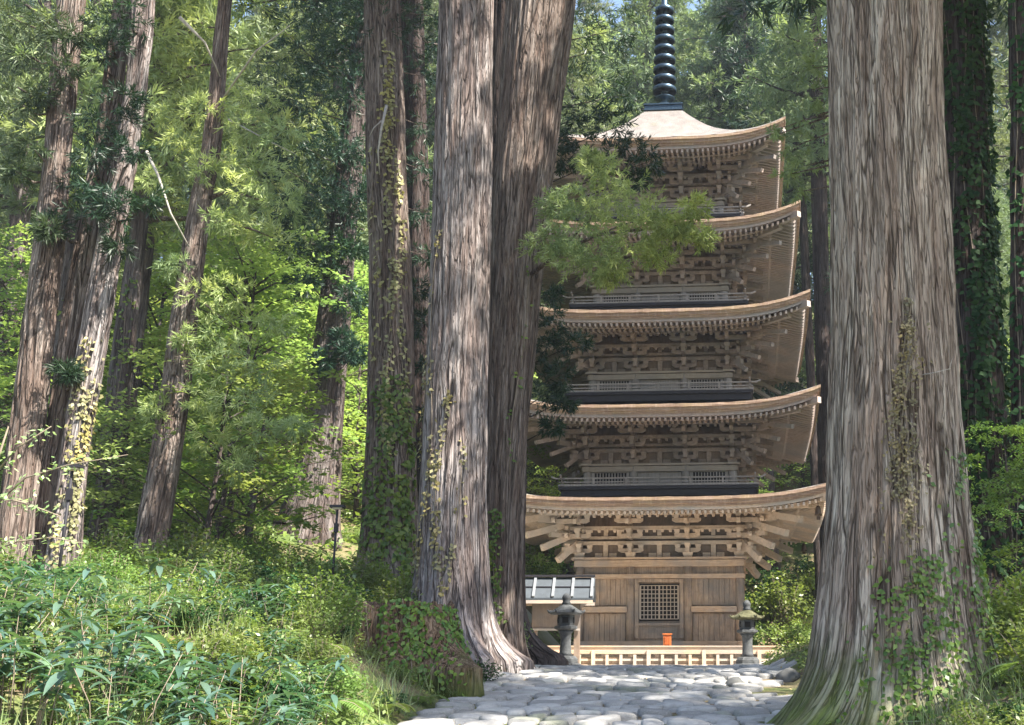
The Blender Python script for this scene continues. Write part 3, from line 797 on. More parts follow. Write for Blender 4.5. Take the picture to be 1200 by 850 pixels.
def stone_mat():
    t = NT('cobble'); tint = t.attr('tint').outputs['Fac']; w = t.world()
    a = t.noise(w, 9, 4, .65); b = t.noise(w, 60, 3, .6); c = t.noise(w, 1.2, 3)
    k = t.mix(tint, (.20, .193, .182), (.41, .395, .37)); k = t.mix(t.math('MULTIPLY', t.step(a, .45, .7), .5), k, (.16, .155, .14))
    k = t.mix(t.math('MULTIPLY', t.step(b, .5, .7), .35), k, (.48, .47, .45)); k = t.mix(t.math('MULTIPLY', t.step(c, .58, .72), .5), k, (.15, .17, .08))
    return t.done(t.bsdf(k, .75, t.math('ADD', a, t.math('MULTIPLY', b, .3)), .6, .02))
V = []; F3 = []; T = []
rr = random.Random(3)
def cobble(cx_, cy_, wx, wy, h, zoff=0):
    n = 14; ph = rr.random()*6; e = 3.2+rr.random()*1.5; tl = (rr.uniform(-.05, .05), rr.uniform(-.06, .06)); tint = rr.random(); b0 = len(V)
    jit = [1+rr.uniform(-.16, .09) for _ in range(n)]
    for s, hz in ((1.0, -.08), (.99, h*.40), (.94, h*.78), (.76, h), (.38, h*1.06)):
        for k in range(n):
            t = 2*PI*k/n+ph*.1; c, s_ = math.cos(t), math.sin(t); q = (abs(c)**e+abs(s_)**e)**(-1/e)*jit[k]*s
            x = cx_+c*q*wx/2; y = cy_+s_*q*wy/2; V.append((x, y, G(x, y)+hz+tl[0]*c*q*wx+tl[1]*s_*q*wy+zoff)); T.append(tint)
    for a in range(4):
        for k in range(n): F3.append((b0+a*n+k, b0+a*n+(k+1) % n, b0+(a+1)*n+(k+1) % n, b0+(a+1)*n+k))
    m = b0+4*n; V.append((cx_, cy_, G(cx_, cy_)+h*1.07+zoff)); T.append(tint)
    for k in range(0, n): F3.append((m+k, m+(k+1) % n, m+n, m+n))
def pl_(y): return -2.78+.10*math.sin(y*.9)
def pr_(y): return 1.45+.25*math.sin(y*.6+1) + (.25 if y > 17 else 0)*min(1, (y-17)/3 if y > 17 else 0)
y = 3.0
while y < 27:
    d = rr.uniform(.22, .37); x = pl_(y)+rr.uniform(-.15, .1)
    while x < pr_(y):
        w = rr.uniform(.24, .52) if rr.random() < .88 else rr.uniform(.5, .7)
        cobble(x+w/2, y+d/2+rr.uniform(-.05, .05), w-.035, d*rr.uniform(.88, 1.02)-.02, rr.uniform(.035, .065), rr.uniform(-.012, .022))
        x += w
    y += d
V = np.array(V)
me = bpy.data.meshes.new('stone_path'); me.from_pydata(V.tolist(), [], [f if f[2] != f[3] else f[:3] for f in F3])
at_ = me.attributes.new('tint', 'FLOAT', 'POINT'); at_.data.foreach_set('value', np.array(T, np.float32)); me.polygons.foreach_set('use_smooth', [True]*len(me.polygons))
tag(link('path', me, stone_mat()), 'path paved with rounded grey cobblestones leading to the pagoda', 'path', kind='structure')
# pale gravel court round the tower
def gravel_mat():
    t = NT('gravel'); w = t.world(); a = t.noise(w, 1.2, 4, .6); b = t.noise(w, 45, 3, .7)
    k = t.mix(t.step(b, .3, .7), (.34, .31, .27), (.54, .51, .46)); k = t.mix(t.math('MULTIPLY', t.step(a, .5, .7), .5), k, (.24, .19, .13))
    return t.done(t.bsdf(k, .95, b, .6, .02))
gx, gy = np.meshgrid(np.linspace(-6.5, 7.0, 50), np.linspace(26.8, 46.5, 60)); V_ = np.stack([gx.ravel(), gy.ravel(), gz(gx.ravel(), gy.ravel())+.02], 1)
i = np.arange(59)[:, None]*50; j = np.arange(49)[None]
tag(link('forecourt', np_mesh('forecourt', V_, np.stack([i+j, i+j+1, i+j+51, i+j+50], -1).reshape(-1, 4), None, True), gravel_mat()), 'pale gravel court round the foot of the pagoda', 'gravel court', kind='structure')
# loose edging rocks beside the path
M['rock'] = plain('rock', (.10, .10, .095), .85, 0, .35, 5, .3, .8)
def rock(u, v, Y, s, label, sq=.6):
    p = at(u, v, Y); r_ = np.random.default_rng(int(u*7+v)); import bmesh
    bm = bmesh.new(); bmesh.ops.create_icosphere(bm, subdivisions=3, radius=1)
    for q in bm.verts:
        n = q.co.normalized(); k = 1+.35*(float(vnoise(n.x*1.6+u, n.y*1.6+n.z*2, 5))-.5)+.2*(float(vnoise(n.x*4+v, n.y*4+n.z*3, 6))-.5)
        q.co = Vector((n.x*k*s, n.y*k*s*.8, n.z*k*s*sq))
    me = bpy.data.meshes.new('rock'); bm.to_mesh(me); bm.free(); me.polygons.foreach_set('use_smooth', [True]*len(me.polygons))
    o = link('rock', me, M['rock'], None, (p.x, Y, G(p.x, Y)+s*sq*.25)); o.rotation_euler.z = u; tag(o, label, 'rock', 'rocks along the right edge of the path')
rock(862, 800, 17.5, .18, 'grey rock on the right edge of the path nearest the right stone lantern')
rock(925, 797, 18.6, .24, 'dark rock behind the root of the big right cedar')

# ------------------------------------------------------------------ fence before the pagoda
fY = 34.3
fn = empty('fence', (0, fY, G(0, fY)), 'low pale wooden fence with square gaps along the foot of the pagoda', 'fence')
fz = G(0, fY)
def wch(mb, name, mat, parent):
    o = mb.build(name, mat, parent); return child_world(o, parent)
x0, x1 = at(598, 770, fY).x, at(906, 770, fY).x
top = at(700, 758, fY).z
rl = MB(); rl.box(((x0+x1)/2, fY+.02, top-.10), (x1-x0+.1, .07, .19)); rl.box(((x0+x1)/2, fY+.03, top+.01), (x1-x0+.14, .16, .035)); wch(rl, 'top_rail', M['w_beam'], fn)
rl = MB()
for z in (top-.36, top-.52): rl.box(((x0+x1)/2, fY+.03, z), (x1-x0, .04, .06))
wch(rl, 'lower_rail', M['w_pale'], fn)
n = 19
for k in range(n+1):
    p = MB(); x = x0+(x1-x0)*k/n; tall = k % 4 == 2
    p.box((x, fY-.035 if tall else fY-.02, (fz-.1+top-(.09 if tall else .22))/2), (.11 if tall else .085, .06, top-fz+.1-(.09 if tall else .22))); wch(p, 'post', M['w_pale'], fn)
bd = MB(); bd.box(((x0+x1)/2, fY+.09, (fz+top)/2-.18), (x1-x0, .03, top-fz-.2)); wch(bd, 'back_board', M['w_wall'], fn)
# return run at the right end
fr = empty('fence', (x1+.45, fY-1.2, G(x1+.4, fY-1.2)), 'short pale wooden fence panel right of the right stone lantern', 'fence')
xa, xb, ya = x1+.02, at(930, 775, fY-1).x, fY-.4
rl = MB(); rl.box(((xa+xb)/2, ya, top-.42), (xb-xa, .04, .07)); rl.box(((xa+xb)/2, ya, top-.22), (xb-xa, .04, .06)); wch(rl, 'rail', M['w_pale'], fr)
for k in range(4):
    p = MB(); p.box((xa+(xb-xa)*k/3, ya-.04, (fz+top)/2-.12), (.07, .05, top-fz)); wch(p, 'post', M['w_pale'], fr)
# orange box
bz = at(782, 761, 35.9); b = empty('offering_box', (bz.x, 35.9, 2.58), 'small orange wooden box below the latticed pagoda door', 'box')
q = MB(); q.box((bz.x, 35.9, 2.58+.19), (.24, .20, .38)); q.box((bz.x, 35.9, 2.58+.395), (.29, .25, .035)); q.box((bz.x, 35.9, 2.58+.02), (.28, .24, .04)); wch(q, 'body', M['orange'], b)
q = MB(); q.box((bz.x, 35.785, 2.58+.20), (.16, .012, .24)); wch(q, 'front_panel', plain('orange_dark', (.35, .08, .02), .6), b)
for dx in (-.05, 0, .05): 
    q = MB(); q.box((bz.x+dx, 35.775, 2.58+.20), (.012, .012, .20)); wch(q, 'slat', M['orange'], b)

# ------------------------------------------------------------------ stone lanterns
M['lant'] = plain('lantern_stone', (.065, .068, .07), .85, 0, .45, 9, .3, .7)
M['lantmoss'] = plain('lantern_moss', (.075, .073, .04), .95, 0, .45, 9, .2, .7)
def lantern(u, v, Y, H, label, capm, W=1.0):
    p = at(u, v, Y); z = G(p.x, Y); H_ = p.z  # p = top point
    s = (p.z-z)/2.0
    e = empty('stone_lantern', (p.x, Y, z), label, 'lantern', 'stone lanterns before the pagoda')
    def part(name, prof, n, m, rot=0, sm=False):
        q = MB(); q.lathe([(r_*s*W, h*s) for r_, h in prof], (0, 0, 0), n, sm, rot); return q.build(name, m, e)
    part('base', [(.46, -.1), (.46, .14), (.42, .16), (.36, .17), (.36, .27), (.30, .34), (.24, .36)], 6, M['lant'])
    part('shaft', [(.20, .36), (.17, .45), (.155, .70), (.155, .82), (.18, .95), (.22, 1.0)], 18, M['lant'], 0, True)
    part('platform', [(.20, 1.0), (.33, 1.06), (.33, 1.12), (.28, 1.14)], 6, M['lant'])
    fb = part('fire_box', [(.24, 1.14), (.26, 1.28), (.24, 1.42)], 6, M['lant'])
    for k in range(4):
        q = MB(); a = k*PI/2; n = Vector((math.sin(a), -math.cos(a), 0)); q.box(n*(.222*s*W)+Vector((0, 0, 1.28*s)), (.16*s, .03*s, .15*s), Matrix.Rotation(a, 3, 'Z')); q.build('opening_shade', M['dark'], fb)  # solid dark block painted as the shade inside the fire box
    cp = part('cap', [(.22, 1.42), (.44, 1.43), (.50, 1.47), (.47, 1.50), (.32, 1.58), (.16, 1.68), (.10, 1.70)], 6, capm)
    for k in range(6):
        q = MB(); a = k*PI/3; q.tube([(math.cos(a)*.40*s*W, math.sin(a)*.40*s*W, 1.52*s), (math.cos(a)*.49*s*W, math.sin(a)*.49*s*W, 1.49*s), (math.cos(a)*.54*s*W, math.sin(a)*.54*s*W, 1.55*s)], [.035*s, .04*s, .02*s], 6)
        q.build('cap_scroll', capm, cp)
    part('finial', [(.10, 1.69), (.14, 1.72), (.10, 1.77), (.12, 1.82), (.13, 1.88), (.08, 1.96), (.01, 2.0)], 14, M['lant'], 0, True)
lantern(664, 695, 28.5, 1.9, 'dark stone lantern in front of the roofed notice board', M['lant'], .93)
lantern(875, 703, 28.0, 1.9, 'dark stone lantern with moss-yellow cap at the right end of the fence', M['lantmoss'], .95)

# ------------------------------------------------------------------ roofed notice board
nY = 31.0; gz_ = G(-3, nY)
nb = empty('notice_board', (at(650, 700, nY).x, nY, gz_), 'roofed grey wooden notice board left of the pagoda door', 'notice board')
M['sheet'] = plain('sheet', (.045, .055, .065), .6, .0, .2, 5, .5)
M['batten'] = plain('batten', (.17, .18, .19), .45, 0, .15)
xa, xb = at(600, 690, nY).x-.45, at(697, 690, nY).x
zt_, zl = at(690, 677, nY).z, at(690, 702, nY).z
q = MB(); ya, yb = nY+.10, nY-.42
for (p, r_) in (((xa, ya, zt_), (xb, yb, zl)),):
    q.add([(xa, ya, zt_), (xb, ya, zt_), (xb, yb, zl), (xa, yb, zl), (xa, ya, zt_-.05), (xb, ya, zt_-.05), (xb, yb, zl-.05), (xa, yb, zl-.05)], [(0, 3, 2, 1), (4, 5, 6, 7), (0, 1, 5, 4), (1, 2, 6, 5), (2, 3, 7, 6), (3, 0, 4, 7)])
    yc = nY+.62
    q.add([(xa, ya+.002, zt_), (xb, ya+.002, zt_), (xb, yc, zl), (xa, yc, zl), (xa, ya+.002, zt_-.05), (xb, ya+.002, zt_-.05), (xb, yc, zl-.05), (xa, yc, zl-.05)], [(0, 1, 2, 3), (7, 6, 5, 4), (0, 4, 5, 1), (1, 5, 6, 2), (2, 6, 7, 3), (3, 7, 4, 0)])
rf_ = wch(q, 'roof', M['sheet'], nb)
for k in range(6):
    x = xa+.06+(xb-xa-.12)*k/5; q = MB(); q.beam((x, ya, zt_+.03), (x, yb-.01, zl+.03), .07, .05); c = wch(q, 'batten', M['batten'], rf_)
    c.matrix_parent_inverse = Matrix.Identity(4)
q = MB(); q.beam((xa, (ya+yb)/2, (zt_+zl)/2+.02), (xb, (ya+yb)/2, (zt_+zl)/2+.02), .04, .03); q.beam((xa, ya, zt_+.05), (xb, ya, zt_+.05), .16, .05); c = q.build('ridge', M['w_black'], rf_)
q = MB(); q.box(((xa+xb)/2, yb+.02, zl-.10), (xb-xa-.05, .05, .08)); q.box(((xa+xb)/2, nY+.5, zl-.10), (xb-xa-.05, .05, .08)); wch(q, 'eave_beam', M['w_beam'], nb)
pxs = [at(626, 740, nY).x, at(676, 740, nY).x]
for x in pxs:
    q = MB(); q.box((x, nY+.1, (gz_-.1+zl)/2), (.15, .13, zl-gz_+.1)); wch(q, 'post', M['w_dark_shade'], nb)
za, zb_ = at(640, 738, nY).z, at(640, 706, nY).z
q = MB(); q.box(((pxs[0]+pxs[1])/2, nY+.0, (za+zb_)/2), (pxs[1]-pxs[0]+.1, .05, zb_-za)); bd = wch(q, 'board', M['w_dark_shade'], nb)
q = MB()
for z in (za, zb_): q.box(((pxs[0]+pxs[1])/2, nY-.03, z), (pxs[1]-pxs[0]+.16, .05, .05))
q.build('board_frame', M['w_greybeam'], bd)

# ------------------------------------------------------------------ slender lamp posts
def lamp(u, v0, Y, label):
    p = at(u, v0, Y); z = G(p.x, Y); e = empty('lamp_post', (p.x, Y, z), label, 'lamp post'); H = p.z-z
    q = MB(); q.tube([(0, 0, -.1), (0, 0, H-.12)], .022, 8); q.build('pole', M['w_black'], e)
    q = MB(); q.box((0, 0, H-.45), (.07, .07, .16)); q.build('junction_box', M['w_black'], e)
    q = MB(); q.box((0, 0, H-.06), (.26, .16, .05)); hd = q.build('lamp_head', M['w_black'], e)
    q = MB(); q.box((0, 0, H-.095), (.18, .11, .02)); q.build('lens', M['paper'], hd)
lamp(396, 590, 21.5, 'thin black lamp post among the sunlit shrubs left of the ivy-clad cedar')
lamp(86, 542, 16.2, 'thin black lamp post at the foot of the paired cedars on the left')
# ------------------------------------------------------------------ the measured cedars
def tree(name, tr, label, mat, na, dz, clumps=None, foli='cedar', limbs=(), group=None, ztop=None, msub=16, nb=26, blade=(.20, .022), canopy=None, dead=(), cat='tree'):
    e = empty(name, (float(tr.c(tr.gz)), tr.Y, tr.gz), label, cat, group)
    t = link('trunk', tr.mesh(na, dz, ztop), M[mat]); child_world(t, e)
    if limbs or clumps or canopy:
        mb = MB()
        for P, r0 in limbs:
            pts = [at(*p) for p in P]; m_ = MB(); m_.tube(pts, [r0*(1-.75*k/(len(pts)-1)) for k in range(len(pts))], 7)
            child_world(link('branch', bark_tube_mesh(m_), M['bark_brown']), e)
        parts = []
        if clumps:
            C, Rr = px_clumps(clumps); V = puffs(C, Rr, msub, nb, blade[0], blade[1], rng, .7); parts.append(V)
        if clumps and foli != 'cedar_sunlit' :
            for c, q in zip(C, Rr):          # a twig from the trunk to each clump
                zc = min(max(c[2]-.5*abs(c[0]-tr.c(c[2]))*.3, tr.gz+1), tr.top-1); b = np.array([tr.c(zc), tr.Y, zc])
                if np.linalg.norm(c-b) < 4.5: mb.tube([tuple(b), tuple((b*.5+c*.5)+np.array([0, 0, -.12])), tuple(c)], [.03, .018, .006], 4)
        if canopy:                            # the crown above the frame
            z0, z1, Rc, n = canopy; CC = []; RR = []
            for k in range(n):
                q = (k+rng.random())/n; z = z0+(z1-z0)*q; az = k*2.4; L = Rc*(1-q)**.55*(.5+.6*rng.random())+.5
                P = limb_pts((float(tr.c(z)), tr.Y, z), az, L, .35, .6); mb.tube(P, [.08*(1-j/7)+.01 for j in range(7)], 4)
                for j in range(2, 7): CC.append(P[j]); RR.append(.45+.4*rng.random())
            parts.append(puffs(CC, np.array(RR), 9, 14, .34, .055, rng))
        if mb.v:
            me = bark_tube_mesh(mb); child_world(link('twigs', me, M['bark_brown' if mat != 'bark_shaded' else 'bark_shaded']), e)
        if parts:
            V, F, T = join(parts); child_world(link('crown', np_mesh('crown', V, F, T), M[foli]), e)
    for P, r0 in dead:
        mb = MB(); pts = [at(*p) for p in P]; mb.tube(pts, [r0*(1-.7*k/(len(pts)-1)) for k in range(len(pts))], 6)
        child_world(mb.build('dead_branch', M['pale_twig']), e)
    return e

tR = Trunk(12.5, [(1035, 0, 132), (1038, 150, 131), (1044, 300, 137), (1048, 400, 141), (1049, 500, 151), (1051, 600, 164), (1053, 700, 186), (1054, 780, 208), (1052, 850, 240)], 26, .16, .30, 6, 5, flute=.05)
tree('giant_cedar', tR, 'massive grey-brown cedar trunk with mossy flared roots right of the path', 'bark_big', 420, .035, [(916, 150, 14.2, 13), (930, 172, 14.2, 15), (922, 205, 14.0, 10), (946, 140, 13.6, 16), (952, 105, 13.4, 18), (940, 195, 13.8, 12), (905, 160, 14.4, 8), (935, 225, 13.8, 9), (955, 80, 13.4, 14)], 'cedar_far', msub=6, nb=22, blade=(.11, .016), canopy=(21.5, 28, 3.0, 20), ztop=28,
     dead=[([(1078, 440, 11.85), (1095, 437, 11.7), (1114, 432, 11.6)], .008), ([(1112, 434, 11.62), (1116, 420, 11.6)], .005)])
tA = Trunk(20.0, [(547, 0, 60), (545, 100, 63), (543, 200, 66), (540, 300, 68), (537, 400, 70), (534, 500, 74), (531, 600, 78), (530, 690, 86)], 30, .38, .36, 6, 8, flute=.05)
tree('cedar_tree', tA, 'tall straight grey cedar trunk standing directly behind the stump, brightly sunlit', 'bark_grey', 300, .05, canopy=(22, 30, 2.8, 14))
tB = Trunk(21.2, [(634, 0, 76), (624, 100, 72), (614, 200, 68), (606, 300, 60), (600, 400, 56), (594, 500, 50), (589, 600, 48), (587, 690, 50)], 31, .6, .36, 6, 12, flute=.07)
bright = [(700, 225, 19.6, 34), (735, 240, 19.3, 34), (665, 262, 19.9, 30), (700, 270, 19.3, 34), (745, 275, 19.1, 30), (690, 305, 19.5, 28), (725, 300, 19.2, 30), (765, 258, 18.9, 22), (790, 270, 18.8, 17), (812, 243, 18.6, 15), (822, 278, 18.6, 13), (708, 200, 19.7, 20), (640, 285, 20.2, 22), (660, 300, 19.9, 18), (770, 300, 19.0, 15), (680, 240, 19.6, 26), (800, 268, 18.7, 12), (650, 240, 20, 16), (716, 322, 19.3, 14), (690, 188, 19.8, 12)]
tree('cedar_tree', tB, 'leaning reddish cedar trunk beside the path that carries the sunlit bough before the pagoda', 'bark_brown', 260, .05, bright, 'cedar_sunlit', [([(612, 330, 21.1), (650, 300, 20.3), (700, 275, 19.6), (760, 268, 19.1), (815, 262, 18.7)], .05), ([(650, 300, 20.3), (690, 260, 19.7), (712, 215, 19.5)], .025), ([(700, 275, 19.6), (735, 262, 19.3), (812, 245, 18.6)], .02)], msub=44, nb=26, blade=(.12, .018), canopy=(22, 30, 2.8, 14))
dk = [(655, 150, 25, 26), (690, 130, 25, 22), (680, 165, 25, 30), (720, 150, 25, 20), (740, 172, 25, 20), (760, 190, 25, 16), (660, 185, 25, 18), (700, 190, 25, 20), (676, 95, 26, 40), (700, 60, 26, 36), (672, 35, 26, 40), (690, 10, 26, 36), (735, 110, 26, 20), (725, 35, 26, 22), (745, 210, 25, 12),
      (645, 375, 25, 18), (640, 400, 25, 20), (670, 405, 25, 16), (655, 440, 25, 16), (640, 462, 25, 22), (660, 470, 25, 14), (648, 500, 25, 10), (640, 345, 25, 16), (625, 420, 25, 16)]
tB2 = Trunk(26, [(600, 0, 50), (596, 200, 52), (590, 400, 54), (586, 600, 58), (584, 690, 64)], 31, .5, .4, 6, 15)
tree('cedar_tree', tB2, 'shadowed dark cedar hidden close behind the leaning reddish trunk, with dark boughs', 'bark_shaded', 90, .12, dk, 'cedar_dark', msub=22, nb=22, blade=(.18, .028), canopy=(24, 31, 2.6, 12))
tC = Trunk(25.0, [(448, 0, 40), (451, 100, 42), (453, 200, 44), (458, 300, 46), (459, 400, 50), (458, 500, 55), (457, 600, 62), (455, 690, 70)], 31, .5, .5, 6, 21)
dC = [(440, 20, 24.6, 36), (470, 40, 25.4, 34), (420, 60, 24.8, 30), (500, 90, 26, 24), (480, 10, 25, 32), (495, 380, 26, 14), (500, 300, 26.5, 16), (490, 340, 26, 12), (500, 430, 26, 12), (515, 20, 26, 24), (500, 150, 26.5, 22), (497, 200, 26.5, 20), (494, 250, 26.5, 22), (503, 480, 26, 10)]
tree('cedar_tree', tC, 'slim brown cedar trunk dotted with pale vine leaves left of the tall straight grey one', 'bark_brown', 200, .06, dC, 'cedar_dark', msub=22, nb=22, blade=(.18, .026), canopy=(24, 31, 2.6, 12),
     dead=[([(453, 124, 24.3), (447, 150, 24.1), (443, 178, 24.1), (445, 205, 24.3)], .035), ([(447, 142, 24.15), (438, 150, 24.1), (433, 160, 24.1)], .022)])
tE = Trunk(29.0, [(482, 0, 26), (486, 150, 27), (491, 300, 28), (496, 450, 30), (500, 600, 32), (500, 680, 36)], 33, .5, .5, 5, 31)
tree('cedar_tree', tE, 'narrow shadowed cedar trunk squeezed between the vine-dotted trunk and the tall grey one', 'bark_shaded', 80, .12, canopy=(24, 33, 2.6, 12), foli='cedar_dark')
tD = Trunk(35.0, [(412, 180, 26), (405, 250, 30), (398, 313, 34), (391, 380, 36), (385, 440, 37), (379, 500, 41), (371, 560, 50), (364, 598, 58)], 34, .22, .6, 5, 41, flute=.12)
fD = [(350, 60, 34, 34), (385, 40, 34, 40), (330, 110, 33.5, 30), (375, 120, 34, 36), (405, 100, 34, 34), (345, 165, 33.5, 34), (385, 185, 34, 36), (410, 170, 34, 26), (360, 225, 33.5, 30), (395, 245, 33.8, 28), (335, 250, 33.5, 22), (415, 230, 34, 22), (350, 285, 33.5, 22), (385, 300, 34, 20), (410, 290, 34, 20), (412, 350, 34, 18), (378, 425, 34, 12), (400, 400, 34, 14), (415, 20, 34, 30), (365, 10, 34, 30), (355, 330, 33.5, 16), (318, 190, 33, 18), (415, 415, 34, 14)]
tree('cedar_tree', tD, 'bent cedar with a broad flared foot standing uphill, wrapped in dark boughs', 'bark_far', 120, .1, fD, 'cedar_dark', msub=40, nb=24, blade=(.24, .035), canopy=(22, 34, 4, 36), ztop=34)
tT = Trunk(24.0, [(258, 60, 15), (254, 110, 17), (247, 180, 20), (237, 225, 23), (226, 300, 27), (216, 370, 29), (207, 450, 32), (190, 560, 36), (177, 630, 36), (168, 690, 38)], 25, .3, .4, 5, 51, taper=.9)
fT = [(215, 165, 24, 24), (270, 195, 23.2, 30), (310, 205, 23, 28), (235, 200, 23.4, 18), (335, 240, 22.8, 20), (290, 230, 23, 24), (260, 255, 23.3, 18), (205, 310, 23.6, 16), (240, 350, 23.4, 24), (265, 385, 23.2, 30), (300, 420, 23, 28), (255, 430, 23.2, 26), (240, 470, 23.3, 22), (290, 470, 22.9, 26), (320, 380, 22.8, 20), (270, 340, 23, 20), (300, 510, 22.8, 20), (250, 510, 23.2, 18), (275, 545, 22.9, 16), (185, 480, 23.7, 12), (200, 130, 24.2, 20), (240, 125, 23.7, 20), (285, 150, 23.3, 20), (180, 210, 24, 16), (300, 120, 23.3, 20), (330, 160, 23, 18), (215, 395, 23.5, 12), (345, 500, 22.6, 14)]
tree('cedar_tree', tT, 'slender leaning cedar with pale drooping boughs left of centre', 'bark_brown', 130, .08, fT, 'cedar_sunlit', [([(246, 232, 24), (262, 226, 23.7), (285, 228, 23.3), (310, 236, 23)], .055), ([(210, 330, 24), (250, 365, 23.5), (300, 400, 23)], .03)], msub=20, nb=24, blade=(.17, .023),
     dead=[([(172, 178, 23.2), (185, 205, 23), (200, 250, 23), (222, 290, 23.2)], .035), ([(268, 140, 23.6), (320, 168, 23.3), (345, 180, 23)], .02), ([(262, 115, 23.7), (300, 60, 23), (340, 30, 22.8)], .03), ([(210, 20, 23), (240, 50, 23.4), (258, 90, 23.8)], .04)])
t2a = Trunk(17.0, [(168, 0, 24), (164, 60, 23), (158, 110, 22), (144, 200, 26), (128, 290, 28), (112, 390, 30), (98, 470, 29), (84, 560, 31), (70, 690, 36)], 24, .12, .35, 5, 61)
tree('cedar_tree', t2a, 'pale sunlit right-hand stem of the paired leaning cedars on the left', 'bark_grey', 170, .05, [(140, 250, 16.3, 22), (120, 225, 16.3, 20), (150, 20, 16.5, 24), (155, 175, 16.4, 14), (175, 235, 16.4, 14)], 'cedar_dark', msub=20, nb=24, blade=(.14, .018), canopy=(18, 24, 2.4, 12))
t2b = Trunk(17.3, [(145, 0, 22), (135, 80, 21), (125, 160, 22), (108, 260, 29), (95, 340, 31), (81, 430, 28), (65, 540, 29), (49, 690, 34)], 24, .12, .35, 5, 62)
tree('cedar_tree', t2b, 'dark brown left-hand stem of the paired leaning cedars on the left', 'bark_brown', 170, .05, [(128, 130, 16.5, 26), (108, 150, 16.5, 22), (120, 60, 16.5, 24), (150, 115, 16.4, 16), (100, 215, 16.6, 20), (74, 432, 16.7, 12), (86, 438, 16.6, 9), (112, 180, 16.4, 20), (100, 250, 16.5, 18), (62, 265, 16.7, 14), (140, 290, 16.4, 12), (130, 30, 16.4, 22)], 'cedar_dark', msub=20, nb=24, blade=(.14, .018), canopy=(18, 24, 2.4, 12))  # darker bark chosen to put this stem's shade into its colour
t1 = Trunk(17.0, [(84, 0, 29), (76, 80, 28), (67, 180, 29), (58, 280, 32), (46, 380, 34), (36, 470, 35), (24, 570, 38), (8, 690, 43)], 24, .12, .35, 5, 63)
tree('cedar_tree', t1, 'leaning grey cedar trunk nearest the left edge of the picture', 'bark_brown', 180, .05, [(78, 45, 16.4, 14), (92, 40, 16.4, 18), (70, 80, 16.3, 16), (60, 270, 16.4, 12), (45, 110, 16.6, 18), (20, 120, 16.8, 22), (25, 60, 16.8, 22), (10, 20, 16.9, 22), (40, 175, 16.7, 16), (55, 25, 16.7, 18), (18, 200, 16.8, 14)], 'cedar', msub=20, nb=24, blade=(.14, .018), canopy=(18, 24, 2.4, 12))  # the trunk's shade is painted in by a darker bark
tG = Trunk(18.5, [(1124, 0, 50), (1130, 150, 50), (1137, 300, 52), (1146, 450, 56), (1156, 600, 66), (1162, 690, 76)], 28, .4, .5, 5, 71)
tree('cedar_tree', tG, 'dark shaded cedar trunk covered in ivy behind the giant one on the right', 'bark_shaded', 120, .08, canopy=(14, 28, 4.5, 60), foli='cedar_dark')
tH = Trunk(16.5, [(1196, 0, 26), (1197, 200, 26), (1199, 400, 27), (1203, 690, 30)], 27, .4, .4, 5, 72)
tree('cedar_tree', tH, 'dark thin trunk cut by the right edge of the picture', 'bark_shaded', 70, .12, canopy=(13, 27, 4, 40), foli='cedar_dark')
tF = Trunk(46.0, [(957, 120, 17), (960, 240, 18), (965, 400, 19), (969, 540, 21)], 34, .2, .5, 5, 73)
tree('cedar_tree', tF, 'thin dark straight trunk just right of the pagoda eaves', 'bark_shaded', 60, .2, canopy=(22, 34, 3.5, 40), foli='cedar_far')
tF2 = Trunk(52.0, [(938, 180, 9), (944, 320, 10), (950, 440, 10)], 32, .2, .5, 5, 74)
tree('cedar_tree', tF2, 'very thin trunk between the pagoda corners and the thin dark trunk', 'bark_shaded', 30, .3, canopy=(24, 32, 3, 30), foli='cedar_far')
tI = Trunk(60.0, [(851, 0, 13), (850, 60, 14), (849, 140, 15)], 46, .2, .5, 5, 75)
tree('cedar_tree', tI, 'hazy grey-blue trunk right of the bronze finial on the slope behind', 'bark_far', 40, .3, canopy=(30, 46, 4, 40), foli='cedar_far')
tJ = Trunk(31.0, [(160, 290, 19), (152, 350, 22), (146, 400, 24), (139, 460, 26), (134, 520, 30)], 20, .3, .5, 5, 76)
tree('cedar_tree', tJ, 'short thick trunk in the gap between the paired stems and the slender leaning cedar', 'bark_far', 60, .15, canopy=(14, 22, 3.5, 36), foli='cedar_sunlit')
tK = Trunk(33.0, [(186, 180, 13), (178, 240, 14), (170, 310, 15)], 27, .3, .5, 5, 77)
tree('cedar_tree', tK, 'thin pale trunk glimpsed behind the dead curved branch on the left', 'bark_far', 40, .2, canopy=(18, 27, 3.5, 40), foli='cedar_sunlit')

# vines on the trunks
def tz(tr, v): return at(600, v, tr.Y).z
vine(tR, 'climbing_vine', 'column of pale yellowish vine leaves on the front of the giant right cedar', [(.02, tz(tR, 640), tz(tR, 395), 430, .0, .11), (.12, tz(tR, 760), tz(tR, 520), 300, -.1, .13), (-.05, tz(tR, 520), tz(tR, 372), 160, .05, .05)], 'vine_dry', (.042, .034))
vine(tR, 'climbing_vine', 'green vine leaves climbing the lower right side of the giant right cedar', [(.9, tz(tR, 840), tz(tR, 540), 620, .25, .28), (1.3, tz(tR, 840), tz(tR, 580), 500, 0, .22), (.3, tz(tR, 850), tz(tR, 660), 520, 0, .3), (-.25, tz(tR, 850), tz(tR, 690), 300, .1, .3)], 'vine', (.062, .048))
vine(tA, 'climbing_vine', 'sparse vine strands on the left side of the tall straight grey trunk', [(-.8, tz(tA, 700), tz(tA, 280), 260, .1, .06), (-.15, tz(tA, 700), tz(tA, 470), 240, -.1, .08), (-1.2, tz(tA, 700), tz(tA, 420), 160, 0, .1), (.2, tz(tA, 700), tz(tA, 520), 60, 0, .1)], 'vine_dry', (.075, .06))
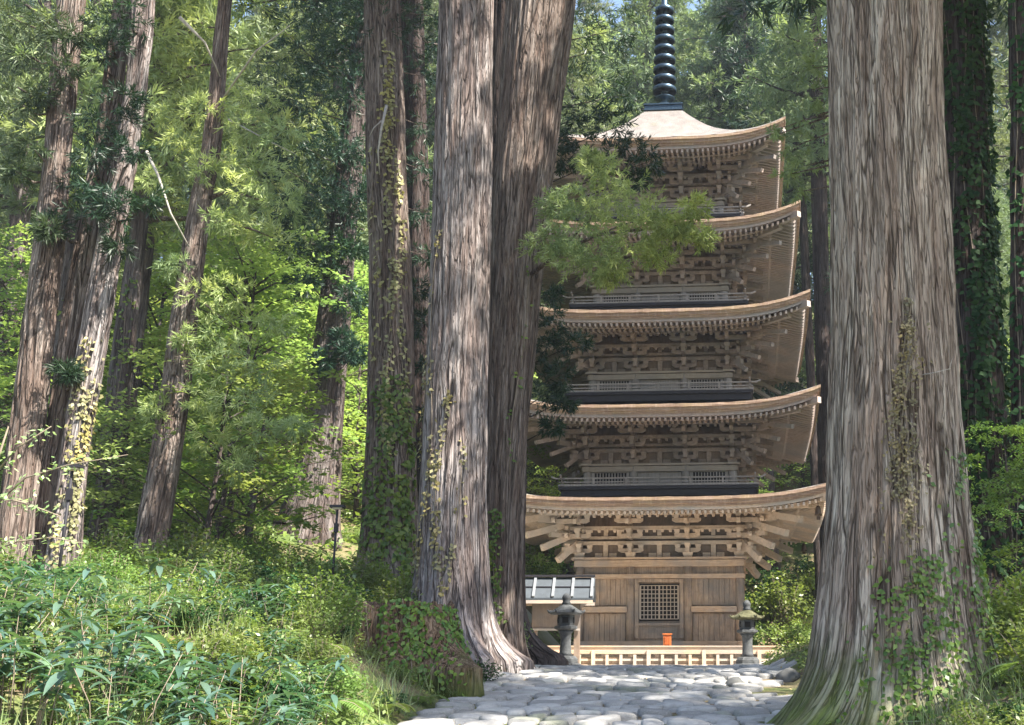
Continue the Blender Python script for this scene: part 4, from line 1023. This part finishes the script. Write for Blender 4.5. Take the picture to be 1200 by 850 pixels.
vine(tB, 'climbing_vine', 'vine hanging on the foot of the leaning reddish trunk beside the path', [(-.1, tz(tB, 760), tz(tB, 600), 260, 0, .18), (.5, tz(tB, 560), tz(tB, 300), 40, 0, .1)], 'vine', (.08, .06))
vine(tC, 'climbing_vine', 'pale vine leaves dotted up the slim brown trunk', [(.1, tz(tC, 540), tz(tC, 60), 520, .2, .14), (.7, tz(tC, 500), tz(tC, 120), 360, -.1, .14), (-.7, tz(tC, 480), tz(tC, 180), 110, .3, .12)], 'vine_dry', (.10, .085))
vine(tC, 'climbing_vine', 'thick green ivy over the lower half of the slim brown trunk', [(.2, tz(tC, 690), tz(tC, 450), 800, .1, .45), (.8, tz(tC, 690), tz(tC, 480), 420, 0, .25), (-.6, tz(tC, 690), tz(tC, 560), 300, 0, .3)], 'vine', (.13, .10))
vine(tG, 'climbing_vine', 'thick dark ivy covering the shaded trunk at the right', [(a, tz(tG, 680), tz(tG, 5), 800, .1, .35) for a in (-.9, -.3, .3, .9, 1.4)], 'bush_dark', (.13, .10), lift=.06)
vine(tH, 'climbing_vine', 'ivy on the thin trunk at the right edge', [(a, tz(tH, 680), tz(tH, 5), 300, .1, .4) for a in (-.8, 0)], 'bush_dark', (.12, .09), lift=.05)
vine(t2a, 'climbing_vine', 'pale dense vine covering the lower part of the pale paired stem', [(.3, tz(t2a, 690), tz(t2a, 400), 420, .1, .45), (.9, tz(t2a, 690), tz(t2a, 450), 240, 0, .3)], 'vine_dry', (.07, .055))
vine(tJ, 'climbing_vine', 'vine on the short thick trunk in the left gap', [(.2, tz(tJ, 540), tz(tJ, 330), 160, .1, .4)], 'vine', (.12, .09))

# ------------------------------------------------------------------ stump
class Stump(Trunk):
    hmin = 0.0
    def __init__(s):
        super().__init__(16.6, [(480, 708, 104), (482, 740, 110), (486, 780, 122)], 3.2, .30, .25, 5, 91, flute=.22)
st_ = Stump(); zt0 = at(490, 707, 16.6).z
z = np.arange(st_.gz-.8, zt0+.001, .025); na = 260
zz, tt = np.meshgrid(z, np.arange(na)/na*2*PI, indexing='ij')
q = np.clip((zz-(zt0-.16))/.16, 0, 1); P = st_.pt(tt.ravel(), zz.ravel(), 0, True)
jag = (pnoise(tt.ravel(), zz.ravel()*0, 22, 1, 5)-.5)*.16*q.ravel()+(pnoise(tt.ravel(), zz.ravel()*0, 60, 1, 9)-.5)*.08*q.ravel(); P[:, 2] += jag
root = np.exp(-((np.mod(tt.ravel(), 2*PI)-.95)/.24)**2)*np.exp(-np.maximum(zz.ravel()-st_.gz, 0)/.30)*.22          # the root that runs to the path
P[:, 0] += np.sin(tt.ravel())*root; P[:, 1] -= np.cos(tt.ravel())*root*.6
nz = len(z); nv = nz*na
cap = []
for f_ in (.8, .5, .15):
    c0 = P[-na:].mean(0); w_ = c0+(P[-na:]-c0)*f_; w_[:, 2] = zt0-.14-.12*(1-f_)+.08*vnoise(w_[:, 0]*9, w_[:, 1]*9, 3); cap.append(w_)
P = np.concatenate([P]+cap); i = np.arange(nz+2)[:, None]*na; j = np.arange(na)[None]; j2 = (j+1) % na
F = np.stack([i+j, i+j2, i+j2+na, i+j+na], -1).reshape(-1, 4)
M['stump'] = bark_mat('stump', (.42, .33, .24), (.26, .18, .12), (.05, .03, .02), (.24, .13, .075), (1.4, 2.0), patch=.6)
se = empty('tree_stump', (float(st_.c(1.8)), 16.6, st_.gz), 'broken brown tree stump overgrown with ivy beside the path', 'stump')
child_world(link('wood', np_mesh('stump', P, F, None, True, P.copy()), M['stump']), se)
vine(st_, 'climbing_vine', 'ivy spilling over the broken stump', [(0.0, st_.gz-.2, zt0+.02, 480, .1, .32), (.8, st_.gz-.3, zt0-.05, 380, 0, .3), (1.3, st_.gz-.3, zt0-.2, 200, 0, .3), (-.9, st_.gz, zt0, 60, 0, .25)], 'vine', (.075, .058))
tp = []
for k in range(7): tp.append((440+16*k, 700+rng.integers(-4, 5), 16.3+.1*(k % 3), 9))

# ------------------------------------------------------------------ forest copies
def proto(tm, cm, cmat, name, cname='crown', tname='trunk', tmat='bark_far'):
    return (tm, cm, cmat, name, cname, tname, tmat)
used = {}
def plant(pr, x, y, rz, s, label, cat, group, z=None, sz=None):
    key = id(pr)
    if key not in used:
        e = empty(pr[3], (0, 0, 0), label, cat, group); link(pr[5], pr[0], M[pr[6]], e); link(pr[4], pr[1], pr[2], e); used[key] = e
    else: e = copy_tree(used[key])
    e.location = (x, y, (G(x, y) if z is None else z)-.03); e.rotation_euler = (0, 0, rz); e.scale = (s, s, sz or s)
    e['label'] = label; e['category'] = cat; e['group'] = group
    return e
ced = [proto(*cedar_proto(100, 27, 6, 3.8, 84), 'cedar_tree'), proto(*cedar_proto(101, 31, 9, 4.2, 84, gaps=.3), 'cedar_tree'),
       proto(*cedar_proto(102, 24, 4, 3.5, 78), 'cedar_tree'), proto(*cedar_proto(103, 30, 8, 3.3, 78, mat='cedar_dark'), 'cedar_tree')]
ced_l = proto(*cedar_proto(104, 25, 5, 3.8, 80, mat='cedar_sunlit'), 'cedar_tree')
brd = [proto(*broad_proto(200, 7, 2.8, 70, 62), 'broadleaf_tree'), proto(*broad_proto(201, 5, 2.4, 60, 60, (.15, .09), z0=.2), 'broadleaf_tree'), proto(*broad_proto(202, 9, 3.2, 80, 66, (.18, .11), z0=.3), 'broadleaf_tree'), proto(*broad_proto(203, 4, 2.6, 60, 60, (.16, .10), 'bush', z0=.12, disk=.6), 'broadleaf_tree')]
names_u = ['low', 'middle', 'upper']
# slope behind and left
rf = np.random.default_rng(77); placed = []
def ok(x, y, dmin):
    for a, b in placed:
        if (a-x)**2+(b-y)**2 < dmin*dmin: return False
    placed.append((x, y)); return True
def uv(x, y, z):
    Z = z-EYE; zc = y*cT+Z*sT; return CX+FPX*x/zc, CY-FPX*(-y*sT+Z*cT)/zc
def where(x, y):
    u, v = uv(x, y, G(x, y)+6)
    side = 'left' if u < 330 else 'centre left' if u < 640 else 'behind the pagoda' if u < 930 else 'right'
    return {'left': 'on the slope in the left background', 'centre left': 'on the slope left of the pagoda', 'behind the pagoda': 'on the slope behind the pagoda', 'right': 'on the slope at the right'}[side]
nced = 0
for tr_ in range(2600):
    y = 34+rf.random()**1.1*86; x = (rf.random()-.62)*y*1.25
    u, v = uv(x, y, G(x, y)+8)
    if y < 62 and 900 < u < 1090: continue
    if not (-80 < u < 1290): continue
    if y < 54 and 560 < u < 960: continue
    if y < 49 and x > -9: continue
    if y < 46 and 300 < u < 520: continue
    if y < 44 and 150 < u < 300: continue
    if not ok(x, y, 7.4 if y < 62 else 6.8): continue
    near = 'near' if y < 58 else 'far'
    k = rf.integers(0, 4) if rf.random() < .64 else 4
    pr = ced[k] if k < 4 else ced_l
    kind = ['full-crowned green', 'tall gappy-crowned', 'short bushy green', 'narrow dark green', 'pale green'][k]
    plant(pr, x, y, rf.random()*6.28, .8+.4*rf.random(), f'{near} {kind} cedar {where(x, y)}', 'tree', 'cedars on the slopes'); nced += 1
    if nced > 105: break
for (u, Y, k, s_, lab) in ((655, 64, 0, 1.15, 'tall cedar filling the sky left of the bronze finial'), (705, 72, 4, 1.2, 'pale tall cedar just left of the bronze finial, far up the slope'), (815, 66, 0, 1.15, 'tall cedar just right of the bronze finial'), (890, 60, 2, 1.2, 'bushy cedar above the right corner of the top roof'), (765, 84, 4, 1.2, 'pale far cedar exactly behind the bronze finial'), (930, 74, 1, 1.2, 'tall far cedar between the finial and the giant right trunk'), (735, 62, 2, 1.45, 'broad bushy cedar rising behind the roof left of the finial base'), (800, 92, 0, 1.3, 'farthest tall cedar at the right of the finial'), (480, 66, 0, 1.3, 'tall far cedar seen between the vine-dotted trunk and the tall grey one'), (395, 72, 1, 1.35, 'tallest far cedar above the bent cedar uphill'), (330, 80, 2, 1.4, 'bushy far cedar high above the pale drooping boughs'), (565, 82, 0, 1.3, 'far cedar behind the top of the tall grey trunk'), (600, 70, 2, 1.2, 'bushy far cedar seen between the two central trunks')):
    p = at(u, 300, Y); plant(ced[k] if k < 4 else ced_l, p.x, Y, u*.7, s_, lab, 'tree', 'cedars on the slopes')
# fill beside and behind the camera-right: dark wood at the right edge
for (u, Y, k, s) in ((1160, 27, 2, .5), (1195, 33, 2, .5), (1120, 42, 3, 1), (1085, 56, 1, 1)):
    p = at(u, 600, Y); plant(ced[k], p.x, Y, u*.1, s, f'{"dark" if k == 3 else "green"} cedar in the right background {round(Y/10)*10} paces off', 'tree', 'cedars at the right')
nb_ = 0; placed = []
for tr_ in range(3000):
    y = 25+rf.random()**1.2*52; x = (rf.random()-.62)*y*1.25
    u, v = uv(x, y, G(x, y)+2)
    if not (-60 < u < 1260): continue
    if y < 52 and 545 < u < (1240 if 19 < y < 42 else 1120): continue
    if u > 300 and u < 560 and y < 37.5: continue
    if y < 28 and u < 130: continue
    if not ok(x, y, 2.7 if y < 45 else 3.9): continue
    k = rf.integers(0, 4)
    kind = ['spreading bright green', 'low layered bright green', 'tall airy bright green', 'dense low yellow-green'][k]
    plant(brd[k], x, y, rf.random()*6.28, .75+.5*rf.random(), f'{"near" if y < 45 else "far"} {kind} broadleaf tree {where(x, y)}', 'tree', 'broadleaf trees under the cedars'); nb_ += 1
    if nb_ > 210: break
# unseen off-frame cedars, added so their crowns dapple the path
for (x, y, k, s) in ((9.5, 15, 1, 1.0), (11.5, 5, 1, 1.0)):
    plant(ced[k], x, y, x*3, s, 'cedar added outside the picture to dapple the path', 'tree', 'cedars outside the picture')

# ------------------------------------------------------------------ undergrowth
bsh = [proto(*bush_proto(300, .9, .75, 1500, (.085, .05), 'bush'), 'shrub', 'foliage', 'stem', 'twig'), proto(*bush_proto(301, .6, .6, 1300, (.06, .04), 'bush', stems=12), 'shrub', 'foliage', 'stem', 'twig'),
       proto(*bush_proto(302, 1.3, .9, 1700, (.11, .06), 'bush', stems=14), 'shrub', 'foliage', 'stem', 'twig'), proto(*bush_proto(303, .8, .8, 1500, (.09, .06), 'bush_dark'), 'shrub', 'foliage', 'stem', 'twig')]
kindb = ['leafy green', 'low small-leaved', 'tall long-leaved', 'dark glossy']
sas = [proto(*sasa_proto(400, .75, 'sasa'), 'bamboo_grass', 'leaves', 'stem', 'twig'), proto(*sasa_proto(401, .55, 'sasa', 7), 'bamboo_grass', 'leaves', 'stem', 'twig'), proto(*sasa_proto(402, .65, 'sasa_pale', 7, .22, .04), 'bamboo_grass', 'leaves', 'stem', 'twig')]
frn = [proto(*fern_proto(500), 'fern', 'fronds', 'stem', 'twig'), proto(*fern_proto(501, 7, .45), 'fern', 'fronds', 'stem', 'twig')]
rb = np.random.default_rng(5)
def scatter(n, ulo, uhi, ylo, yhi, dmin, fn, cond=None):
    pl = []; c = 0
    for _ in range(n*30):
        Y = ylo+(yhi-ylo)*rb.random()**.9; u = ulo+(uhi-ulo)*rb.random()
        k = FPX/(Y*cT+.2); x = (u-CX)/k
        if cond and not cond(x, Y, u): continue
        if any((a-x)**2+(b-Y)**2 < dmin**2 for a, b in pl): continue
        pl.append((x, Y)); fn(x, Y, u, c); c += 1
        if c >= n: break
def clear(x, Y, u):
    if -2.98 < x < 1.9 and Y < 31: return False
    for t in (tR, tA, tB, tC, tT, t2a, t2b, t1, st_, tG):
        q = float(t.c(t.gz+.3)); r0 = float(t.rad(t.gz+.3))+.25
        if (x-q)**2+(Y-t.Y)**2 < r0*r0: return False
        if t in (tR, st_) and Y < t.Y and abs(x-q) < r0*.9 and Y > t.Y-2.2: return False
    return True
def near_(Y): return 'foreground' if Y < 11 else 'middle ground' if Y < 18 else 'back'
def lr(u): return 'at the far left' if u < 130 else 'on the left' if u < 300 else 'left of the stump' if u < 430 else 'by the trunk feet' if u < 640 else 'right of the giant cedar' if u > 1120 else 'right of the path'
scatter(58, -40, 400, 7.6, 12.5, .44, lambda x, Y, u, c: plant(sas[2 if c % 6 == 5 else c % 2], x, Y, rb.random()*6.28, .50+.34*rb.random(), f'{"pale" if c % 6 == 5 else "blue-green"} bamboo grass {lr(u)} in the {near_(Y)}', 'bamboo grass', 'bamboo grass clumps'), clear)
scatter(17, 10, 300, 7.7, 9.6, .5, lambda x, Y, u, c: plant(sas[c % 2], x, Y, rb.random()*6.28, .78+.2*rb.random(), f'tall dark blue-green bamboo grass {lr(u)} at the front', 'bamboo grass', 'bamboo grass clumps'), clear)
scatter(26, 180, 420, 13, 20, .55, lambda x, Y, u, c: plant(sas[2 if c % 6 == 5 else c % 2], x, Y, rb.random()*6.28, .5+.4*rb.random(), f'{"pale" if c % 6 == 5 else "blue-green"} bamboo grass {lr(u)} in the {near_(Y)}', 'bamboo grass', 'bamboo grass clumps'), clear)
def pb(x, Y, u, c):
    k = rb.integers(0, 4) if rb.random() < .7 else rb.integers(0, 3); plant(bsh[k], x, Y, rb.random()*6.28, (.38+.30*rb.random()) if Y < 16 else (.40+.32*rb.random()) if Y < 19 else .55+.45*rb.random(), f'{kindb[k]} shrub {lr(u)} in the {near_(Y)}', 'shrub', 'shrubs of the undergrowth')
scatter(150, -60, 640, 12, 26, .62, pb, lambda x, Y, u: clear(x, Y, u) and not (395 < u < 600 and Y < 19.4))
scatter(22, -40, 400, 7.6, 12.5, .7, lambda x, Y, u, c: plant(bsh[(0, 1, 3)[c % 3]], x, Y, rb.random()*6.28, .34+.26*rb.random(), f'{kindb[(0, 1, 3)[c % 3]]} shrub {lr(u)} in the {near_(Y)}', 'shrub', 'shrubs of the undergrowth'), clear)
scatter(90, -60, 560, 24, 40, 1.0, pb, clear)
scatter(22, 290, 560, 9, 19, .4, lambda x, Y, u, c: plant(bsh[(1, 0, 3)[c % 3]], x, Y, rb.random()*6.28, .26+.16*rb.random(), f'{kindb[(1, 0, 3)[c % 3]]} little shrub lining the left edge of the path, {near_(Y)}', 'shrub', 'shrubs of the undergrowth'), lambda x, Y, u: clear(x, Y, u) and -4.3 < x < -3.0)
scatter(30, 900, 1230, 8.5, 16, .6, pb, lambda x, Y, u: clear(x, Y, u) and x > 2.4 and (u > 1120 or Y > 13))
scatter(20, 860, 1200, 17, 33, 1.1, pb, lambda x, Y, u: clear(x, Y, u) and x > 3.2)
scatter(46, 600, 1020, 46.5, 58, 1.5, lambda x, Y, u, c: plant(bsh[(2, 3, 0)[c % 3]], x, Y, rb.random()*6.28, 1.2+.8*rb.random(), f'{kindb[(2, 3, 0)[c % 3]]} shrub on the bank behind the pagoda', 'shrub', 'shrubs on the bank behind the pagoda'))
scatter(20, 120, 600, 9, 17, .7, lambda x, Y, u, c: plant(frn[c % 2], x, Y, rb.random()*6.28, .8+.5*rb.random(), f'arching fern {lr(u)} in the {near_(Y)}', 'fern', 'ferns'), clear)
scatter(8, 1080, 1230, 9, 14, .6, lambda x, Y, u, c: plant(frn[c % 2], x, Y, rb.random()*6.28, .8+.5*rb.random(), f'arching fern {lr(u)} in the {near_(Y)}', 'fern', 'ferns'), clear)
p = at(560, 765, 17.6)
plant(bsh[3], -2.75, 17.9, 0, .50, 'small round dark green bush between the stump and the path', 'shrub', 'shrubs of the undergrowth')
plant(bsh[1], -2.72, 15.75, 1, .36, 'small-leaved shrub hiding the right foot of the stump', 'shrub', 'shrubs of the undergrowth')
plant(bsh[0], -3.3, 15.35, 2, .30, 'low shrub directly in front of the stump', 'shrub', 'shrubs of the undergrowth')
plant(frn[1], -2.95, 14.9, 2, .8, 'small fern on the path edge in front of the stump', 'fern', 'ferns')
plant(bsh[1], -3.75, 15.6, 4, .34, 'low shrub in front of the left side of the stump', 'shrub', 'shrubs of the undergrowth')
plant(frn[0], -3.05, 13.3, 5, .7, 'fern beside the path nearer than the stump', 'fern', 'ferns')
# sapling whose twigs reach in from the left edge
sp = empty('sapling', (at(2, 700, 9.5).x, 9.5, G(at(2, 700, 9.5).x, 9.5)), 'thin sapling reaching pale leafy twigs in from the left edge', 'sapling')
mb = MB(); C = []
base = Vector((sp.location.x-.3, 9.5, sp.location.z-.1))
mb.tube([base, at(-20, 640, 9.5), at(-10, 560, 9.5), at(10, 500, 9.4)], [.025, .02, .014, .006], 6)
for P in ([(-15, 600, 9.5), (30, 560, 9.4), (80, 545, 9.3), (150, 533, 9.2)], [(-20, 650, 9.5), (20, 635, 9.4), (60, 630, 9.3), (100, 637, 9.2)], [(-10, 560, 9.5), (20, 525, 9.4), (60, 500, 9.3)], [(-12, 580, 9.5), (30, 590, 9.4), (70, 605, 9.3)]):
    pts = [at(*q_) for q_ in P]; mb.tube(pts, [.010, .007, .005, .003][:len(pts)], 5)
    for a, b_ in zip(pts, pts[1:]):
        for q_ in range(26):
            t = rng.random(); c = a.lerp(b_, t)+Vector(rng.normal(size=3)*np.array([.04, .05, .035])); C.append(c)
C = np.array(C); N = rng.normal(size=(len(C), 3))*.5+np.array([0, -.3, 1]); N /= np.linalg.norm(N, axis=1)[:, None]
V, F, T = kites(C, N, .055, .026, rng.random(len(C)), rng, .4)
child_world(mb.build('stem', M['twig']), sp); child_world(link('leaves', np_mesh('leaves', V, F, T), M['cedar_sunlit']), sp)
# bright broadleaf at the right edge
for (u, v, Y, s, lab) in ((1160, 540, 15.2, .28, 'yellow-green leafy spray in front of the ivy-covered trunk'), (1195, 600, 14.2, .30, 'bright leafy young tree cut by the right edge')):
    p = at(u, v, Y); pr = brd[3]; plant(pr, p.x+.2, Y, u, s, lab, 'tree', 'young trees at the right edge', sz=s*1.3, z=p.z-.95)
    used_z = p.z

# ground cover: uncountable
def cover(name, label, n, xlo, xhi, ylo, yhi, cond, mat, leaf, hmax, dry=0.0):
    x = xlo+(xhi-xlo)*rng.random(n); y = ylo+(yhi-ylo)*rng.random(n)**1.15
    cl = fbm(x*1.3, y*1.3, 55); k = cond(x, y) & (rng.random(n) < np.clip((cl-.28)*3.2, .06, 1)); x = x[k]; y = y[k]; cl = cl[k]; m = len(x)
    z = gz(x, y)+.01+hmax*np.clip((cl-.3)*2.2, .1, 1)*rng.random(m)
    N = rng.normal(size=(m, 3))*.5+np.array([0, -.15, 1]); N /= np.linalg.norm(N, axis=1)[:, None]
    V, F, T = kites(np.stack([x, y, z], 1), N, leaf*(.6+.8*rng.random(m)), leaf*.62, np.clip(vnoise(x*2, y*2, 9)*.7+.3*rng.random(m), 0, 1), rng, .2)
    tag(link(name, np_mesh(name, V, F, T), M[mat]), label, 'ground cover', kind='stuff')
def notroot(x, y): return (np.hypot(x-float(tR.c(1.5)), y-12.5) > .95) & (np.hypot(x-float(st_.c(1.8)), y-16.6) > .75) & (np.hypot(x-float(tA.c(2.3)), y-20) > .75) & (np.hypot(x-float(tB.c(2.2)), y-21.2) > .6)
edge = lambda x, y: x < -2.78-.22*vnoise(y*1.7, x*0, 4)
cover('ground_cover', 'low small-leaved plants carpeting the left bank', 110000, -16, -2.7, 5.5, 26, lambda x, y: edge(x, y) & notroot(x, y), 'cover', .065, .26)
cover('ground_cover', 'small plants and moss carpeting the right bank', 38000, 1.7, 9, 6, 26, lambda x, y: (x > 1.95+.3*vnoise(y*1.7, x*0, 4)) & notroot(x, y), 'cover', .065, .28)
cover('ground_cover', 'leafy ground cover on the slopes beyond', 90000, -45, 30, 26, 75, lambda x, y: (y > 46) | (x < -6.5) | (x > 7), 'cover', .22, .7)
cover('leaf_litter', 'dry fallen leaves and twigs beside the path', 9000, -14, 6, 5.5, 24, lambda x, y: ((x < -2.75) | (x > 1.6) | (rng.random(len(x)) < .22)), 'dry', .06, .05)
# grass blades
n = 26000; x = -13+10.3*rng.random(n); y = 6+15*rng.random(n)**1.2; k = edge(x, y) & (fbm(x*2, y*2, 66) > .5) & notroot(x, y); x = x[k]; y = y[k]; m = len(x)
x = np.concatenate([x, 2.2+4*rng.random(3000)]); y = np.concatenate([y, 8+8*rng.random(3000)]); m = len(x)
D = rng.normal(size=(m, 3))*.35+np.array([0, 0, 1]); D /= np.linalg.norm(D, axis=1)[:, None]
V, F, T = blades(np.stack([x, y, gz(x, y)-.02], 1), D, .18+.28*rng.random(m), .010, rng.random(m))
tag(link('grass', np_mesh('grass', V, F, T), M['sasa_pale']), 'thin grass blades among the undergrowth', 'grass', kind='stuff')
# ------------------------------------------------------------------ light
SUN_AZ, SUN_EL = R(126), R(53)       # azimuth clockwise from +Y
w = bpy.data.worlds.new('World'); sc.world = w; w.use_nodes = True
nt_ = w.node_tree; bg = nt_.nodes['Background']; sky = nt_.nodes.new('ShaderNodeTexSky'); sky.sky_type = 'NISHITA'; sky.sun_disc = False
sky.sun_elevation = SUN_EL; sky.sun_rotation = SUN_AZ; sky.air_density = 1.0; sky.dust_density = 1.5; sky.ozone_density = 1.0
nt_.links.new(sky.outputs[0], bg.inputs[0]); bg.inputs[1].default_value = .095
sd = bpy.data.lights.new('sun', 'SUN'); so = bpy.data.objects.new('sun', sd); col.objects.link(so)
sd.energy = 5.0; sd.angle = R(.53); sd.color = (1, .94, .84)
v_ = Vector((math.sin(SUN_AZ)*math.cos(SUN_EL), math.cos(SUN_AZ)*math.cos(SUN_EL), math.sin(SUN_EL)))
so.rotation_euler = v_.to_track_quat('Z', 'Y').to_euler(); so.location = v_*60
sc.view_settings.view_transform = 'Standard'; sc.view_settings.look = 'None'; sc.view_settings.exposure = 2.1; sc.view_settings.gamma = 1
c = sc.cycles; c.use_denoising = True; c.max_bounces = 6; c.diffuse_bounces = 4; c.transmission_bounces = 3; c.glossy_bounces = 2; c.transparent_max_bounces = 4
c.sample_clamp_indirect = 8

# the air of the forest
hz = MB(); hz.box((0, 180, 38), (660, 500, 100))
t = NT('haze'); pv = t.n('ShaderNodeVolumePrincipled'); pv.inputs['Color'].default_value = (.82, .90, 1, 1); pv.inputs['Density'].default_value = .0005; pv.inputs['Anisotropy'].default_value = .3
t.l(pv.outputs[0], t.out.inputs['Volume'])
tag(hz.build('haze', t.m), 'thin haze in the forest air', 'haze', kind='stuff')
sc.cycles.volume_bounces = 0
